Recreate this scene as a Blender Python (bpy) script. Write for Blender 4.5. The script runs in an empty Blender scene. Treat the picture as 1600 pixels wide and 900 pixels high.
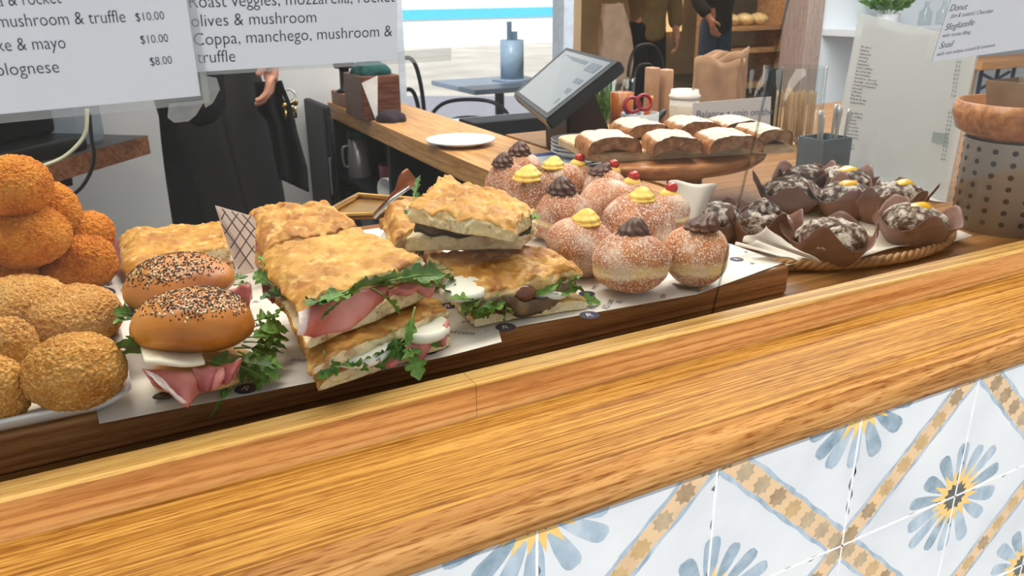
import bpy, bmesh, math, random
from mathutils import Vector, Matrix, noise, Quaternion
PI = math.pi
sc = bpy.context.scene
COL = sc.collection
# ---------------------------------------------------------------- camera
F_PX, CX, CY, CAM_H = 1262.0, 800.0, 450.0, 0.393
def _n(v): return v.normalized()
_ax = _n(Vector((3360-CX, -41-CY, F_PX)))            # counter direction, seen by the camera
_az = -_n(Vector((839-CX, 3900-CY, F_PX)))
_az = _n(_az-_ax*_ax.dot(_az)); _ay = _az.cross(_ax)
CAM = Vector((0, 0, CAM_H))
def ray(px, py):
    v = Vector((px-CX, py-CY, F_PX)); return _n(Vector((_ax.dot(v), _ay.dot(v), _az.dot(v))))
def AZ(px, py, z):                                    # point at height z
    d = ray(px, py); return CAM+d*((z-CAM.z)/d.z)
def AY(px, py, y):                                    # point at depth y
    d = ray(px, py); return CAM+d*(y/d.y)
GY, GL, GZ = 0.700, 0.2, 0.005                        # leaning glass: y = GY-GL*(z-GZ)
def AG(px, py, off=0.0):
    d = ray(px, py); nn = Vector((0, 1, GL)); t = (GY+GL*GZ-nn.dot(CAM))/nn.dot(d)
    return CAM+d*t-nn.normalized()*off
FWD = Vector((_ax.z, _ay.z, _az.z))
def MPP(p): return (p-CAM).dot(FWD)/F_PX              # metres per pixel at p
cd = bpy.data.cameras.new('camera'); co = bpy.data.objects.new('camera', cd); COL.objects.link(co)
rt = Vector((_ax.x, _ay.x, _az.x)); up = -Vector((_ax.y, _ay.y, _az.y)); bk = -FWD
m = Matrix.Identity(4)
for i in range(3): m[i][0], m[i][1], m[i][2], m[i][3] = rt[i], up[i], bk[i], CAM[i]
co.matrix_world = m
cd.sensor_width = 36; cd.lens = F_PX/1600*36; cd.clip_start = 0.02; cd.clip_end = 200
cd.dof.use_dof = True; cd.dof.focus_distance = 0.86; cd.dof.aperture_fstop = 15
sc.camera = co
# ---------------------------------------------------------------- world and light
sc.view_settings.view_transform = 'Standard'; sc.view_settings.look = 'None'
sc.view_settings.gamma = 1; sc.view_settings.use_curve_mapping = False
sc.view_settings.exposure = 0.0
w = bpy.data.worlds.new('world'); sc.world = w; w.use_nodes = True
bg = w.node_tree.nodes['Background']; bg.inputs[0].default_value = (0.86, 0.93, 1.0, 1); bg.inputs[1].default_value = 0.62
def area(name, loc, rot, size, size_y, power, col):
    l = bpy.data.lights.new(name, 'AREA'); l.shape = 'RECTANGLE'; l.size = size; l.size_y = size_y
    l.energy = power; l.color = col; o = bpy.data.objects.new(name, l); COL.objects.link(o)
    o.location = loc; o.rotation_euler = rot; return o
sl = bpy.data.lights.new('sun', 'SUN'); sl.energy = 4.5; sl.angle = 0.01; sl.color = (1, .96, .9)
so = bpy.data.objects.new('sun', sl); COL.objects.link(so)
so.rotation_euler = Vector((0.42, 0.5, -0.76)).to_track_quat('-Z', 'Y').to_euler(); so.location = (-3, -3, 6)
area('fill_light_counter', (0.6, 1.15, 1.62), (0, 0, 0), 2.6, 0.5, 40, (1, .93, .82))  # added area fill over the food, no known fixture
area('fill_light_room', (0.4, 2.4, 1.62), (0, 0, 0), 1.6, 0.6, 17, (1, .96, .9))  # added fill that sets the brightness of the back room
area('fill_light_right', (2.4, 2.2, 1.62), (0, 0, 0), 1.6, 0.8, 60, (.96, .98, 1))  # added fill for the right side, not a known lamp
area('fill_light_hall', (5.2, 6.4, 1.62), (0, 0, 0), 2.5, 1.5, 110, (1, .8, .55))  # added warm fill to brighten the hall
# ---------------------------------------------------------------- helpers
def C(r, g, b):
    f = lambda c: (c/255/12.92) if c/255 <= .04045 else ((c/255+.055)/1.055)**2.4
    return (f(r), f(g), f(b), 1)
ROOT = {}
def tag(o, label=None, cat=None, group=None, kind=None):
    if label: o['label'] = label
    if cat: o['category'] = cat
    if group: o['group'] = group
    if kind: o['kind'] = kind
    return o
def thing(name, label, cat, loc, group=None):
    o = bpy.data.objects.new(name, None); COL.objects.link(o); o.location = loc; o.empty_display_size = .02
    ROOT[o] = Vector(loc); return tag(o, label, cat, group)
def obj(name, bm, mats, parent=None, smooth=True, origin=None):
    """bm in world coordinates -> one mesh object; its origin is the parent's root (or the given one)"""
    off = ROOT[parent] if parent else (Vector(origin) if origin is not None else None)
    if off is None:
        xs = [v.co for v in bm.verts]
        off = Vector((sum(v.x for v in xs)/len(xs), sum(v.y for v in xs)/len(xs), min(v.z for v in xs)))
    bmesh.ops.translate(bm, verts=bm.verts, vec=-off)
    me = bpy.data.meshes.new(name); bm.to_mesh(me); bm.free()
    if not isinstance(mats, (list, tuple)): mats = [mats]
    for mt in mats: me.materials.append(mt)
    if smooth: me.polygons.foreach_set('use_smooth', [True]*len(me.polygons))
    o = bpy.data.objects.new(name, me); COL.objects.link(o); ROOT[o] = off
    if parent: o.parent = parent
    else: o.location = off
    return o
def B(): return bmesh.new()
def kset(bm, v, k):
    L = bm.verts.layers.float.get('k') or bm.verts.layers.float.new('k'); v[L] = k
def box(bm, lo, hi, bev=0, seg=2, mat=0, M=None):
    lo, hi = Vector(lo), Vector(hi); c = (lo+hi)/2; s = hi-lo
    t = bmesh.new(); bmesh.ops.create_cube(t, size=1)
    for v in t.verts: v.co = Vector((v.co.x*s.x, v.co.y*s.y, v.co.z*s.z))+c
    if bev: bmesh.ops.bevel(t, geom=t.edges[:], offset=bev, segments=seg, affect='EDGES', profile=.5)
    return merge(bm, t, M, mat)
def merge(bm, t, M=None, mat=0):
    if M is not None: bmesh.ops.transform(t, matrix=M, verts=t.verts)
    vs = {}
    sk = t.verts.layers.float.get('k'); dk = None
    if sk: dk = bm.verts.layers.float.get('k') or bm.verts.layers.float.new('k')
    if sk: dk = bm.verts.layers.float.get('k') or bm.verts.layers.float.new('k')
    for v in t.verts:
        nv = bm.verts.new(v.co); vs[v] = nv
        if sk: nv[dk] = v[sk]
    for f in t.faces:
        try: nf = bm.faces.new([vs[v] for v in f.verts]); nf.material_index = mat or f.material_index
        except ValueError: pass
    t.free(); return bm
def lathe(bm, prof, c, n=40, axis=None, rad=None, mat=0, kk=None, a0=0, a1=2*PI):
    """prof: [(r,z)], rad(theta,i) multiplies the radius"""
    c = Vector(c); rows = []
    Q = Vector((0, 0, 1)).rotation_difference(Vector(axis)) if axis is not None else None
    full = abs(a1-a0-2*PI) < 1e-6
    for i, (r, z) in enumerate(prof):
        row = []
        if r < 1e-6:
            p = Vector((0, 0, z)); v = bm.verts.new(c+(Q@p if Q else p)); row = [v]
            if kk: kset(bm, v, kk[i])
        else:
            for j in range(n if full else n+1):
                a = a0+(a1-a0)*j/n; q = r*(rad(a, i) if rad else 1)
                p = Vector((q*math.cos(a), q*math.sin(a), z)); v = bm.verts.new(c+(Q@p if Q else p)); row.append(v)
                if kk: kset(bm, v, kk[i])
        rows.append(row)
    for a, b in zip(rows, rows[1:]):
        m_ = max(len(a), len(b))
        for j in range(m_ if full else m_-1):
            q = [a[j % len(a)], a[(j+1) % len(a)], b[(j+1) % len(b)], b[j % len(b)]]
            q = list(dict.fromkeys(q))
            if len(q) >= 3:
                try: bm.faces.new(q).material_index = mat
                except ValueError: pass
    return bm
def tube(bm, pts, r, n=10, cap=True, mat=0):
    pts = [Vector(p) for p in pts]; rs = r if isinstance(r, (list, tuple)) else [r]*len(pts)
    rows = []; ref = None
    for i, p in enumerate(pts):
        t = (pts[min(i+1, len(pts)-1)]-pts[max(i-1, 0)]).normalized()
        if ref is None: ref = t.orthogonal().normalized()
        ref = (ref-t*ref.dot(t)).normalized(); b = t.cross(ref)
        rows.append([bm.verts.new(p+(ref*math.cos(2*PI*j/n)+b*math.sin(2*PI*j/n))*rs[i]) for j in range(n)])
    for a, b in zip(rows, rows[1:]):
        for j in range(n): bm.faces.new((a[j], a[(j+1) % n], b[(j+1) % n], b[j])).material_index = mat
    if cap:
        bm.faces.new(rows[0][::-1]).material_index = mat; bm.faces.new(rows[-1]).material_index = mat
    return bm
def smooth_path(ctrl, n=8):
    ctrl = [Vector(c) for c in ctrl]; out = []
    P = [ctrl[0]*2-ctrl[1]]+ctrl+[ctrl[-1]*2-ctrl[-2]]
    for i in range(1, len(P)-2):
        for j in range(n):
            t = j/n; a, b, c, d = P[i-1], P[i], P[i+1], P[i+2]
            out.append(.5*((2*b)+(-a+c)*t+(2*a-5*b+4*c-d)*t*t+(-a+3*b-3*c+d)*t**3))
    out.append(ctrl[-1]); return out
def blob(bm, c, r, sub=4, nz=0.0, nf=20, nz2=0.0, nf2=200, rot=None, seed=0, shape=None, kf=None, mat=0):
    """noisy ellipsoid with radii r"""
    t = bmesh.new(); bmesh.ops.create_icosphere(t, subdivisions=sub, radius=1); c = Vector(c)
    if kf: t.verts.layers.float.new('k')
    sv = Vector((seed*3.1, seed*1.7, seed*.9))
    for v in t.verts:
        d = v.co.normalized()
        p = Vector((d.x*r[0], d.y*r[1], d.z*r[2]))
        if shape: p = shape(d, p)
        if kf: kset(t, v, kf(d))
        p += d*(nz*noise.noise(p*nf+sv)+nz2*noise.noise(p*nf2+sv))
        if rot: p = rot@p
        v.co = c+p
    return merge(bm, t, None, mat)
def sheet(bm, nu, nv, fn, mat=0, kf=None):
    """grid surface fn(u,v)->Vector, u,v in 0..1"""
    if kf and not bm.verts.layers.float.get('k'): bm.verts.layers.float.new('k')
    g = [[bm.verts.new(fn(i/nu, j/nv)) for j in range(nv+1)] for i in range(nu+1)]
    if kf:
        for i in range(nu+1):
            for j in range(nv+1): kset(bm, g[i][j], kf(i/nu, j/nv))
    for i in range(nu):
        for j in range(nv): bm.faces.new((g[i][j], g[i+1][j], g[i+1][j+1], g[i][j+1])).material_index = mat
    return bm
def solid(o, t, off=0):
    md = o.modifiers.new('thickness', 'SOLIDIFY'); md.thickness = t; md.offset = off; return o
def poly(bm, pts, mat=0):
    f = bm.faces.new([bm.verts.new(p) for p in pts]); f.material_index = mat; return f
def prism(bm, pts, vec, mat=0):
    a = [bm.verts.new(Vector(p)) for p in pts]; b = [bm.verts.new(Vector(p)+Vector(vec)) for p in pts]; n = len(pts)
    bm.faces.new(a[::-1]).material_index = mat; bm.faces.new(b).material_index = mat
    for i in range(n): bm.faces.new((a[i], a[(i+1) % n], b[(i+1) % n], b[i])).material_index = mat
    return bm
def text_bm(s, width=None, height=None, shear=0, weight=0):
    """flat lettering in the XY plane, from x=0 on the baseline; width and capital height in metres"""
    cu = bpy.data.curves.new('t', 'FONT'); cu.body = s; cu.shear = shear; cu.size = 1; cu.resolution_u = 3; cu.offset = weight
    o = bpy.data.objects.new('t', cu); COL.objects.link(o)
    dg = bpy.context.evaluated_depsgraph_get(); dg.update()
    me = bpy.data.meshes.new_from_object(o.evaluated_get(dg))
    bpy.data.objects.remove(o); bpy.data.curves.remove(cu)
    bm = bmesh.new(); bm.from_mesh(me); bpy.data.meshes.remove(me)
    x0 = min(v.co.x for v in bm.verts); x1 = max(v.co.x for v in bm.verts)
    sx = width/(x1-x0) if width else height/.70
    sy = height/.70 if height else sx
    for v in bm.verts: v.co = Vector(((v.co.x-x0)*sx, v.co.y*sy, 0))
    return bm
def text_on(bm, s, p0, p1, normal, height=None, shear=0, mat=0, weight=0):
    """lettering whose baseline runs from p0 to p1 on a plane with that normal"""
    p0, p1 = Vector(p0), Vector(p1); x = (p1-p0); wd = x.length; x.normalize(); nn = Vector(normal).normalized()
    y = nn.cross(x).normalized(); nn = x.cross(y)
    t = text_bm(s, wd, height, shear, weight)
    M = Matrix(((x.x, y.x, nn.x, p0.x), (x.y, y.y, nn.y, p0.y), (x.z, y.z, nn.z, p0.z), (0, 0, 0, 1)))
    return merge(bm, t, M, mat)
# ---------------------------------------------------------------- materials
def nodes(name):
    mt = bpy.data.materials.new(name); mt.use_nodes = True; nt = mt.node_tree
    return mt, nt, nt.nodes['Principled BSDF'], nt.nodes.new, nt.links.new
def MAT(name, cols, scale=20, detail=5, rough=.6, bump=0, bscale=None, bdist=.002, spec=.4, stretch=(1, 1, 1), attr=None,
        speck=None, metal=0, sss=0, ssr=(1, .4, .2), coat=0, dist=0, ramp=(.3, .7), vor=0, alpha=1):
    """noise-driven colours; attr = second colour list taken where the mesh's k attribute is 0"""
    mt, nt, p, N, L = nodes(name)
    tc = N('ShaderNodeTexCoord'); mp = N('ShaderNodeMapping'); mp.inputs['Scale'].default_value = stretch
    L(tc.outputs['Object'], mp.inputs['Vector'])
    oi = N('ShaderNodeObjectInfo'); mu = N('ShaderNodeMath'); mu.operation = 'MULTIPLY'; mu.inputs[1].default_value = 17
    L(oi.outputs['Random'], mu.inputs[0])
    def nz(s, d=detail, ds=0):
        n = N('ShaderNodeTexNoise'); n.noise_dimensions = '4D'; n.inputs['Scale'].default_value = s; n.inputs['Detail'].default_value = d
        n.inputs['Distortion'].default_value = ds; L(mp.outputs[0], n.inputs['Vector']); L(mu.outputs[0], n.inputs['W']); return n.outputs['Fac']
    def rp(fac, cl, r=ramp):
        c = N('ShaderNodeValToRGB'); e = c.color_ramp.elements
        cl = cl if len(cl) > 1 else [cl[0], cl[0]]
        while len(e) < len(cl): e.new(.5)
        for i, q in enumerate(cl): e[i].position = r[0]+(r[1]-r[0])*i/(len(cl)-1); e[i].color = q
        L(fac, c.inputs[0]); return c.outputs[0]
    def mix(f, a, b):
        x = N('ShaderNodeMix'); x.data_type = 'RGBA'; L(f, x.inputs['Factor']); L(a, x.inputs[6]); L(b, x.inputs[7]); return x.outputs[2]
    base = nz(scale, ds=dist); col = rp(base, cols)
    if attr:
        at = N('ShaderNodeAttribute'); at.attribute_name = 'k'
        ad = N('ShaderNodeMath'); ad.operation = 'MULTIPLY_ADD'; L(nz(scale*3), ad.inputs[0]); ad.inputs[1].default_value = .5; 
        sb = N('ShaderNodeMath'); sb.operation = 'SUBTRACT'; L(at.outputs['Fac'], sb.inputs[0]); sb.inputs[1].default_value = .25; L(sb.outputs[0], ad.inputs[2])
        cl = N('ShaderNodeMapRange'); cl.inputs[1].default_value = .3; cl.inputs[2].default_value = .7; L(ad.outputs[0], cl.inputs[0])
        col = mix(cl.outputs[0], rp(base, attr), col)
    if speck:
        for (sc_, sscale, lo, hi, amt) in (speck if isinstance(speck, list) else [speck]):
            r = N('ShaderNodeMapRange'); r.inputs[1].default_value = lo; r.inputs[2].default_value = hi; r.inputs[4].default_value = amt
            L(nz(sscale, 3), r.inputs[0]); rgb = N('ShaderNodeRGB'); rgb.outputs[0].default_value = sc_
            col = mix(r.outputs[0], col, rgb.outputs[0])
    L(col, p.inputs['Base Color'])
    p.inputs['Roughness'].default_value = rough; p.inputs['Metallic'].default_value = metal
    p.inputs['Specular IOR Level'].default_value = spec; p.inputs['Coat Weight'].default_value = coat
    p.inputs['Alpha'].default_value = alpha
    if sss: p.inputs['Subsurface Weight'].default_value = sss; p.inputs['Subsurface Radius'].default_value = ssr; p.inputs['Subsurface Scale'].default_value = .004
    if bump:
        b = N('ShaderNodeBump'); b.inputs['Strength'].default_value = bump; b.inputs['Distance'].default_value = bdist
        if vor:
            vt = N('ShaderNodeTexVoronoi'); vt.inputs['Scale'].default_value = vor; L(mp.outputs[0], vt.inputs['Vector'])
            ml = N('ShaderNodeMath'); ml.operation = 'ADD'; L(vt.outputs['Distance'], ml.inputs[0]); L(nz(bscale or scale*4, 6), ml.inputs[1]); L(ml.outputs[0], b.inputs['Height'])
        else: L(nz(bscale or scale*4, 6), b.inputs['Height'])
        L(b.outputs[0], p.inputs['Normal'])
    return mt
def PLAIN(name, c, rough=.5, metal=0, spec=.4, coat=0, var=.12, scale=30):
    d = tuple(max(0, x*(1-var)) for x in c[:3])+(1,); l = tuple(min(1, x*(1+var)) for x in c[:3])+(1,)
    return MAT(name, [d, l], scale=scale, rough=rough, metal=metal, spec=spec, coat=coat)
def GLASS(name, tint=(1, 1, 1, 1), ior=1.45, haze=0.0, rough=0.0, alpha=None):
    """clear thin glass: lets light straight through and mirrors by the Fresnel law"""
    mt, nt, p, N, L = nodes(name); nt.nodes.remove(p)
    tr = N('ShaderNodeBsdfTransparent'); tr.inputs[0].default_value = tint
    gl = N('ShaderNodeBsdfGlossy'); gl.inputs['Roughness'].default_value = rough
    fr = N('ShaderNodeFresnel'); fr.inputs[0].default_value = ior
    ge_ = N('ShaderNodeNewGeometry'); fb = N('ShaderNodeMath'); fb.operation = 'SUBTRACT'; fb.inputs[0].default_value = 1; L(ge_.outputs['Backfacing'], fb.inputs[1])
    fm = N('ShaderNodeMath'); fm.operation = 'MULTIPLY'; L(fr.outputs[0], fm.inputs[0]); L(fb.outputs[0], fm.inputs[1])   # each pane mirrors once, on the side that is met first
    mx = N('ShaderNodeMixShader'); L(fm.outputs[0], mx.inputs[0]); L(tr.outputs[0], mx.inputs[1]); L(gl.outputs[0], mx.inputs[2])
    last = mx.outputs[0]
    if haze:
        df = N('ShaderNodeBsdfDiffuse'); df.inputs[0].default_value = (.85, .88, .9, 1); m2 = N('ShaderNodeMixShader')
        m2.inputs[0].default_value = haze; L(last, m2.inputs[1]); L(df.outputs[0], m2.inputs[2]); last = m2.outputs[0]
    L(last, nt.nodes['Material Output'].inputs[0]); return mt
def WOOD(name, cols, axis='x', scale=9, stretch=22, fine=.5, rough=.45, coat=0, poly_=.35, ring=9, spec=.3):
    """long grain along one axis, fine dark pores, cathedral bands"""
    mt, nt, p, N, L = nodes(name)
    tc = N('ShaderNodeTexCoord'); mp = N('ShaderNodeMapping'); s = [stretch]*3; s['xyz'.index(axis)] = 1
    mp.inputs['Scale'].default_value = s; L(tc.outputs['Object'], mp.inputs['Vector'])
    a = N('ShaderNodeTexNoise'); a.inputs['Scale'].default_value = scale*.35; a.inputs['Detail'].default_value = 3; a.inputs['Distortion'].default_value = .6; L(mp.outputs[0], a.inputs['Vector'])
    wv = N('ShaderNodeMath'); wv.operation = 'MULTIPLY'; wv.inputs[1].default_value = ring; L(a.outputs['Fac'], wv.inputs[0])
    fr = N('ShaderNodeMath'); fr.operation = 'PINGPONG'; fr.inputs[1].default_value = 1; L(wv.outputs[0], fr.inputs[0])
    b = N('ShaderNodeTexNoise'); b.inputs['Scale'].default_value = scale*2.2; b.inputs['Detail'].default_value = 5; L(mp.outputs[0], b.inputs['Vector'])
    mx = N('ShaderNodeMix'); mx.inputs[0].default_value = poly_; L(b.outputs['Fac'], mx.inputs[2]); L(fr.outputs[0], mx.inputs[3])
    cr = N('ShaderNodeValToRGB'); e = cr.color_ramp.elements
    while len(e) < len(cols): e.new(.5)
    for i, q in enumerate(cols): e[i].position = .25+.5*i/(len(cols)-1); e[i].color = q
    L(mx.outputs[0], cr.inputs[0])
    m2 = N('ShaderNodeMapping'); s2 = [105]*3; s2['xyz'.index(axis)] = 8; m2.inputs['Scale'].default_value = s2; L(tc.outputs['Object'], m2.inputs['Vector'])
    c = N('ShaderNodeTexNoise'); c.inputs['Scale'].default_value = 4.5; c.inputs['Detail'].default_value = 2; L(m2.outputs[0], c.inputs['Vector'])
    r = N('ShaderNodeMapRange'); r.inputs[1].default_value = .52; r.inputs[2].default_value = .66; r.inputs[4].default_value = fine; L(c.outputs['Fac'], r.inputs[0])
    dk = N('ShaderNodeMix'); dk.data_type = 'RGBA'; dk.blend_type = 'MULTIPLY'; L(r.outputs[0], dk.inputs[0]); L(cr.outputs[0], dk.inputs[6]); dk.inputs[7].default_value = (.55, .38, .25, 1)
    L(dk.outputs[2], p.inputs['Base Color']); p.inputs['Roughness'].default_value = rough; p.inputs['Coat Weight'].default_value = coat; p.inputs['Specular IOR Level'].default_value = spec
    bp = N('ShaderNodeBump'); bp.inputs['Strength'].default_value = .25; bp.inputs['Distance'].default_value = .0006; bp.invert = True; L(r.outputs[0], bp.inputs['Height']); L(bp.outputs[0], p.inputs['Normal'])
    return mt
# ================================================================ setting
FLOOR = -.80
def struct(name, bm, mt, smooth=False):
    o = obj(name, bm, mt, None, smooth); o['kind'] = 'structure'; return o
plaster = MAT('white_plaster', [C(206, 208, 208), C(222, 223, 222)], scale=3, rough=.8, bump=.05)
floor_m = MAT('dark_floor', [C(70, 62, 56), C(98, 88, 80)], scale=5, rough=.5)
HA, HB = AY(902, 40, 3.2), AY(902, 40, 10.0)             # the partition between the street window and the hall
def hall(z, h):
    b = B(); prism(b, [(HA.x, 3.32, z), (14, 3.32, z), (14, 10, z), (HB.x, 10, z)], (0, 0, h)); return b
b = hall(FLOOR-.1, .1); box(b, (-2.2, .556, FLOOR-.1), (14, 3.32, FLOOR)); struct('floor', b, floor_m)
b = hall(1.7, .1); box(b, (-2.2, -.45, 1.7), (14, 3.32, 1.8)); struct('ceiling', b, plaster)
WR = HA.x-.02
b = B(); box(b, (-2.2, 3.2, FLOOR), (1.17, 3.32, 1.7)); box(b, (1.17, 3.2, FLOOR), (WR, 3.32, -.15)); box(b, (1.17, 3.2, 1.25), (WR, 3.32, 1.7))
struct('wall_back', b, plaster)
b = B(); box(b, (-2.3, .556, FLOOR), (-2.2, 3.32, 1.7)); struct('wall_left', b, plaster)
b = B(); prism(b, [(HA.x-.02, 3.2, FLOOR), (HA.x+.02, 3.2, FLOOR), (HB.x+.02, 10, FLOOR), (HB.x-.02, 10, FLOOR)], (0, 0, 2.75)); box(b, (HB.x, 10, FLOOR), (14, 10.1, 1.7))
struct('wall_hall', b, MAT('hall_plaster', [C(150, 126, 96), C(176, 150, 116)], scale=3, rough=.8))
white2 = MAT('bright_wall_paint', [C(233, 238, 243), C(243, 246, 249)], scale=1.5, rough=.75)
b = B(); box(b, (3.62, 3.3, FLOOR), (14, 3.42, 1.7)); struct('wall_right', b, white2)
trimw = WOOD('pinkish_frame_wood', [C(176, 150, 138), C(196, 172, 160)], axis='z', scale=6)
b = B(); box(b, (3.52, 3.28, FLOOR), (3.64, 3.46, 1.7), .006); struct('trim_1', b, trimw)
pave = MAT('pale_paving', [C(176, 172, 166), C(206, 202, 195)], scale=1.2, rough=.9)
b = B(); box(b, (-14, 3.34, FLOOR-.2), (40, 40, FLOOR-.1)); struct('ground_courtyard', b, pave)
b = B(); box(b, (-8, -8, FLOOR-.2), (10, .545, FLOOR-.1)); struct('ground_street', b, MAT('grey_paving', [C(158, 157, 155), C(184, 183, 180)], scale=2, rough=.9))
# window in the back wall
wfm = PLAIN('grey_window_frame', C(196, 205, 216), .4)
b = B()
for lo, hi in (((1.17, 3.19, -.15), (WR, 3.3, -.125)), ((1.17, 3.2, -.125), (1.2, 3.3, 1.22)), ((WR-.05, 3.2, -.125), (WR, 3.3, 1.22)), ((1.17, 3.2, 1.22), (WR, 3.3, 1.25))): box(b, lo, hi, .003)
wn = struct('window_1', b, wfm); wn['label'] = 'bright street window in the white back wall'
b = B(); box(b, (1.2, 3.245, -.125), (WR-.05, 3.251, 1.22)); obj('pane', b, GLASS('window_glass'), wn, False)
# across the street: a pale facade with a blue stripe
fc = thing('street_facade', 'sunlit white building across the street with a blue stripe', 'building', (13, 20, FLOOR-.1))
b = B(); box(b, (0, 20, FLOOR-.1), (34, 21, 6)); obj('wall_panel', b, PLAIN('sunlit_white', C(245, 246, 248), .8), fc, False)
b = B(); p0 = AY(640, 24, 19.98); p1 = AY(900, 8, 19.98)
box(b, (0, 19.97, p0.z-.11), (34, 19.999, p0.z+.13)); obj('stripe', b, PLAIN('sky_blue_paint', C(96, 205, 245), .6), fc, False)
# ================================================================ front counter
oak = WOOD('golden_oak', [C(116, 74, 26), C(154, 108, 44), C(174, 130, 62)], scale=1.3, stretch=95, fine=.7, rough=.5, spec=.12, poly_=.5, ring=34)
oak_nose = WOOD('oak_nosing', [C(132, 88, 44), C(168, 120, 66), C(190, 144, 90)], scale=1.8, stretch=60, fine=.9, rough=.5, spec=.15, poly_=.4, ring=16)
heart = WOOD('oak_heartwood', [C(166, 110, 58), C(198, 142, 82), C(212, 160, 100)], scale=1.2, stretch=80, fine=.45, rough=.5, poly_=.45, ring=14)
sap = WOOD('oak_sapwood', [C(158, 116, 54), C(188, 146, 76), C(206, 168, 98)], scale=1.2, stretch=80, fine=.45, rough=.5, poly_=.45, ring=14)
X0, X1 = -.9, 2.3
def extrude_x(bm, prof, x0, x1, nseg, matf=None):
    rows = [[bm.verts.new((x0+(x1-x0)*i/nseg, y, z)) for (y, z) in prof] for i in range(nseg+1)]; n = len(prof)
    for a, c in zip(rows, rows[1:]):
        for j in range(n):
            f = bm.faces.new((a[j], c[j], c[(j+1) % n], a[(j+1) % n]))
            if matf: f.material_index = matf(j)
    bm.faces.new(rows[0][::-1]); bm.faces.new(rows[-1])
    bmesh.ops.recalc_face_normals(bm, faces=bm.faces[:]); return bm
prof = [(.6402, -.038), (.6402, 0), (.532, 0)]+[(.532-.034*math.sin(a), -.028+.028*math.cos(a)) for a in [PI/2*i/8 for i in range(1, 9)]]+[(.498, -.036), (.501, -.0385)]
b = B(); extrude_x(b, prof, X0, X1, 8, lambda j: 1 if 4 <= j <= 12 else 0)
o = obj('counter_ledge', b, [oak, oak_nose], None, True); tag(o, 'wide golden oak ledge with a rounded front edge above the tiles', 'counter ledge')
o.data.polygons.foreach_set('use_smooth', [len(p.vertices) == 4 and abs(p.normal.z) < .999 for p in o.data.polygons])
rl = thing('counter_rail', 'raised oak rail strip running behind the wide ledge', 'counter rail', (.3, .658, 0))
rp = [(.6425, -.03), (.6425, .033), (.6445, .035), (.672, .035), (.674, .033), (.674, -.03)]
for x0, x1 in ((X0, .2955), (.2961, X1)):
    b = B(); extrude_x(b, rp, x0, x1, 4, lambda j: 1 if j in (1, 2, 3) else 0); obj('rail_board', b, [heart, sap], rl, False)
brown_oak = WOOD('brown_oak_worktop', [C(112, 74, 38), C(146, 102, 56), C(166, 122, 72)], scale=1.6, stretch=70, fine=.5, rough=.4)
b = B(); prism(b, [(X0, .675, -.035), (2.6, .675, -.035), (2.6, 2.1, -.035), (1.085, 2.1, -.035), (1.074, 1.24, -.035), (X0, 1.24, -.035)], (0, 0, .04))
o = obj('worktop', b, brown_oak, None, False); tag(o, 'brown wooden worktop behind the rail under the food boards', 'worktop')
b = B(); box(b, (X0, .56, FLOOR), (2.6, 1.16, -.04)); o = obj('counter_cabinet', b, PLAIN('counter_grey', C(90, 88, 86), .7), None, False); tag(o, 'grey boxed base carrying the serving counter behind the tiles', 'cabinet')
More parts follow.
